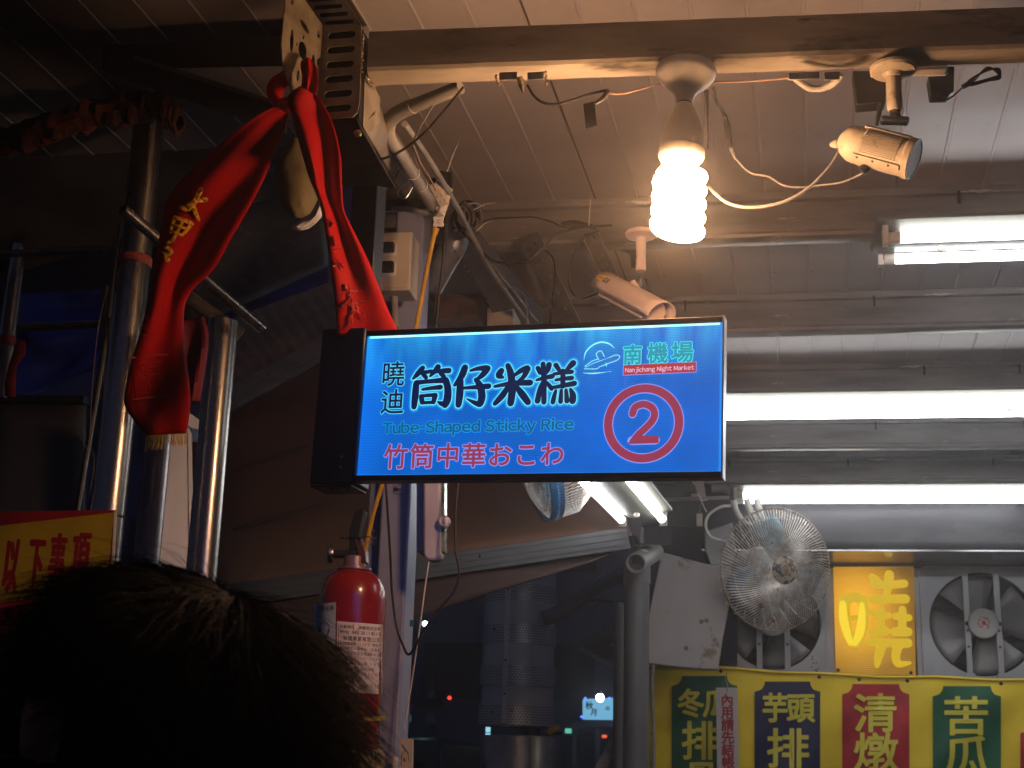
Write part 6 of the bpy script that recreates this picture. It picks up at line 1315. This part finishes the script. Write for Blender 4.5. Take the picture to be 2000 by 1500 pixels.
# ================================================================== people
SKIN = mat('skin', (.42,.22,.15), .5, 0, (.36,.18,.12), 20); SKIN.node_tree.nodes['Principled BSDF'].inputs['Subsurface Weight'].default_value = .1
def body(base, fac, H=1.72, detail=.011, head_yaw=0, ear=(.078, 1.615)):
    """one continuous remeshed figure; base between the feet, fac facing angle (0 = +Y)"""
    s = H/1.72; mb = MB(); T = lambda x, y, z: Vector(base)+Matrix.Rotation(fac, 3, 'Z') @ Vector((x, y, z))*s
    HT = lambda x, y, z: Vector(base)+Matrix.Rotation(fac, 3, 'Z') @ (Matrix.Rotation(head_yaw, 3, 'Z') @ Vector((x, y, 0))+Vector((0, .01, z)))*s
    def tub(pts, rs): mb.tube([T(*p) for p in pts], [r*s for r in rs], 14)
    for k in (-1, 1):
        tub([(.09*k,0,.92),(.10*k,.01,.70),(.10*k,.01,.50),(.10*k,-.01,.30),(.10*k,-.02,.09)], [.085,.078,.058,.055,.040])
        tub([(.10*k,-.05,.045),(.10*k,.04,.045),(.10*k,.14,.035),(.105*k,.19,.03)], [.035,.042,.040,.025])
        tub([(.17*k,0,1.42),(.22*k,-.01,1.30),(.25*k,-.02,1.12),(.255*k,.03,.98),(.25*k,.09,.88)], [.055,.050,.040,.036,.028])
        tub([(.25*k,.09,.88),(.25*k,.11,.83),(.25*k,.125,.80)], [.026,.035,.030])
        for j, (dx, ln) in enumerate(((-.026,.060),(-.009,.070),(.009,.066),(.025,.052))): tub([(.25*k+dx*.2,.115+dx,.81),(.25*k+dx*.25,.135+dx,.775),(.25*k+dx*.2,.135+dx,.81-ln)], [.010,.009,.007])
        tub([(.25*k,.14,.84),(.245*k,.165,.81),(.24*k,.17,.785)], [.012,.010,.008])
    mb.sphere(T(0,0,.95), .155*s, 18, 12, (1,.75,.85)); mb.sphere(T(0,0,1.12), .145*s, 18, 12, (.98,.70,1.2)); mb.sphere(T(0,0,1.30), .165*s, 18, 12, (1.05,.68,1.0)); mb.sphere(T(0,0,1.41), .15*s, 18, 12, (1.15,.55,.45))
    tub([(0,-.01,1.40),(0,0,1.48),(0,.01,1.56)], [.065,.056,.056])
    mb.sphere(HT(0,0,1.625), .078*s, 20, 14, (.92,1.10,1.22)); mb.sphere(HT(0,.030,1.575), .055*s, 16, 10, (.9,1.0,.95))
    mb.tube([HT(0,.080,1.635),HT(0,.100,1.605),HT(0,.098,1.590)], [.010*s,.014*s,.013*s], 8)
    for k in (-1, 1):
        mb.sphere(HT(ear[0]*k,-.005,ear[1]), .022*s, 12, 8, (.45,.8,1.35)); mb.sphere(HT(.032*k,.083,1.640), .010*s, 8, 6)
    mb.tube([HT(-.022,.092,1.560),HT(0,.098,1.562),HT(.022,.092,1.560)], [.005*s,.009*s,.005*s], 8)
    return mb, T, HT
def remesh(o, v, it=3):
    m = o.modifiers.new('remesh', 'REMESH'); m.mode = 'VOXEL'; m.voxel_size = v; m.use_smooth_shade = True
    m = o.modifiers.new('smooth', 'SMOOTH'); m.factor = .6; m.iterations = it
def person(base, fac, label, H, shirt, pants, v, head_yaw=0, hair=True):
    t = thing('person', label, 'person', base); mb, T, HT = body(base, fac, H, head_yaw=head_yaw, ear=(.078, 1.615) if hair else (.096, 1.640)); s = H/1.72
    o = mb.build('body', SKIN, t, smooth=0, fix=False); remesh(o, v)
    mb = MB(); 
    for k in (-1, 1): mb.tube([T(.15*k,0,1.43),T(.22*k,-.01,1.30),T(.245*k,-.02,1.16)], [.068*s,.066*s,.060*s], 14)
    mb.sphere(T(0,0,.98), .168*s, 18, 12, (1,.78,.8)); mb.sphere(T(0,0,1.13), .160*s, 18, 12, (1,.74,1.2)); mb.sphere(T(0,0,1.30), .178*s, 18, 12, (1.05,.72,.95)); mb.sphere(T(0,0,1.415), .155*s, 18, 12, (1.15,.58,.36))
    o = mb.build('shirt', shirt, t, smooth=0, fix=False); remesh(o, v)
    mb = MB()
    for k in (-1, 1): mb.tube([T(.085*k,0,.95),T(.10*k,.01,.70),T(.10*k,.01,.50),T(.10*k,-.01,.30),T(.10*k,-.02,.10)], [.105*s,.092*s,.075*s,.070*s,.062*s], 14)
    mb.sphere(T(0,0,.93), .160*s, 18, 12, (1,.8,.7)); o = mb.build('trousers', pants, t, smooth=0, fix=False); remesh(o, v)
    if hair == True:
        mb = MB(); mb.sphere(HT(0,-.012,1.645), .092*s, 20, 14, (.95,1.08,1.10)); mb.build('hair', bpy.data.materials['hair'], t)
    return t, T, HT, s
def hairmat():
    m, T, b = nt('hair'); b.inputs['Base Color'].default_value = (.012,.009,.008,1); b.inputs['Roughness'].default_value = .6; b.inputs['Specular IOR Level'].default_value = .015
    tc = T.nodes.new('ShaderNodeTexCoord'); n = T.nodes.new('ShaderNodeTexNoise'); n.inputs['Scale'].default_value = 14; T.links.new(tc.outputs['Object'], n.inputs[0])
    mr = T.nodes.new('ShaderNodeMapRange'); mr.inputs[1].default_value = .52; mr.inputs[2].default_value = .75; T.links.new(n.outputs[0], mr.inputs[0])
    mx = T.nodes.new('ShaderNodeMix'); mx.data_type = 'RGBA'; mx.inputs[6].default_value = (.005,.0035,.003,1); mx.inputs[7].default_value = (.020,.009,.005,1); T.links.new(mr.outputs[0], mx.inputs[0]); T.links.new(mx.outputs[2], b.inputs['Base Color']); return m
HAIR = hairmat()
DK = mat('dark_cotton', (.03,.03,.04), .8); JN = mat('dark_denim', (.03,.035,.06), .8); GS = mat('grey_cotton', (.12,.13,.15), .8)
# the head in the foreground: seen from behind, turned to the left
hc = P(334, 1474, .93); Hh = 1.72*(hc.z/1.625)
t, T, HT, s = person((hc.x, hc.y, 0), .9, 'person in front seen from behind, messy dark hair, ear low at the left', Hh, DK, JN, .011, hair=False)
hc = HT(0,-.012,1.645); random.seed(11)
Rh = Vector((.088,.098,.097)); rot = Matrix.Rotation(.9, 3, 'Z')
def scalp(d, k=1):
    k *= 1+.10*noise.noise(d*2.6+Vector((3,1,7)))
    return hc+rot @ Vector((d.x*Rh.x, d.y*Rh.y, d.z*Rh.z))*k*s
g = []
for j in range(25):
    ph = PI*.78*j/24; g.append([])
    for i in range(49):
        th = 2*PI*(i % 48)/48; d = Vector((math.sin(ph)*math.cos(th), math.sin(ph)*math.sin(th), math.cos(ph))); g[-1].append(scalp(d, 1+.09*noise.noise(d*2.2)))
MB().sheet(g).build('hair', HAIR, t)
mbs = MB(); crown = Vector((.15,-.35,.92)).normalized()
def strand(d0, L, out, r, m=7):
    if d0.dot(Vector((-.96,-.02,-.28))) > .90: return
    tdir = (d0-crown*d0.dot(crown)); tdir = tdir.normalized() if tdir.length > .05 else Vector((random.random()-.5, random.random()-.5, 0)).normalized()
    sw = d0.cross(tdir)*random.uniform(-.6,.6); p = scalp(d0, .99); q = rot @ (tdir+sw).normalized(); nn = rot @ d0; path = [p]
    lift = out
    for i in range(m):
        k = (i+1)/m; dirn = (q*(1-.15*k)+nn*lift*(1-k*.9)+Vector((0,0,-.55*k))+Vector((random.uniform(-.09,.09),random.uniform(-.09,.09),random.uniform(-.07,.07)))).normalized()
        path.append(path[-1]+dirn*L/m)
    mbs.tube(path, [r*(1-.85*(i/m)) for i in range(m+1)], 3, False)
for i in range(9000):
    z_ = random.uniform(-.45, 1); th = random.uniform(0, 2*PI); rr_ = math.sqrt(1-z_*z_); d = Vector((rr_*math.cos(th), rr_*math.sin(th), z_))
    strand(d, random.uniform(.035,.075), random.uniform(.10,.38), .0006)
for i in range(260):
    z_ = random.uniform(.0, 1); th = random.uniform(0, 2*PI); rr_ = math.sqrt(1-z_*z_); d = Vector((rr_*math.cos(th), rr_*math.sin(th), z_))
    strand(d, random.uniform(.05,.085), random.uniform(.6,1.2), .00030)
o = mbs.build('loose_strands', HAIR, t, smooth=0, fix=False); o['kind'] = 'stuff'
for i, (x, d, f_, lb, sh) in enumerate(((1103,16.2,.4,'small far person in a dark top at the lit stall, leftmost of three',DK),(1150,15.2,2.2,'small far person in grey between the stall pillars',GS),(1126,17,3.0,'small far person facing the camera beside the left stall pillar',DK))):
    c_ = P(x, 1480, d); person((c_.x, c_.y, 0), f_, lb, 1.66-.03*i, sh, JN, .03)
# ================================================================== smoky night air
hz = bpy.data.materials.new('haze_air'); hz.use_nodes = True; T = hz.node_tree; T.nodes.remove(T.nodes['Principled BSDF'])
v = T.nodes.new('ShaderNodeVolumePrincipled'); v.inputs['Color'].default_value = (.92,.93,.97,1); v.inputs['Density'].default_value = .012; v.inputs['Anisotropy'].default_value = .86
T.links.new(v.outputs[0], T.nodes['Material Output'].inputs['Volume'])
MB().hexa([Vector(q) for q in ((-70,-35,-1),(70,-35,-1),(70,125,-1),(-70,125,-1),(-70,-35,24),(70,-35,24),(70,125,24),(-70,125,24))]).build('haze', hz, None, smooth=0, kind='stuff')
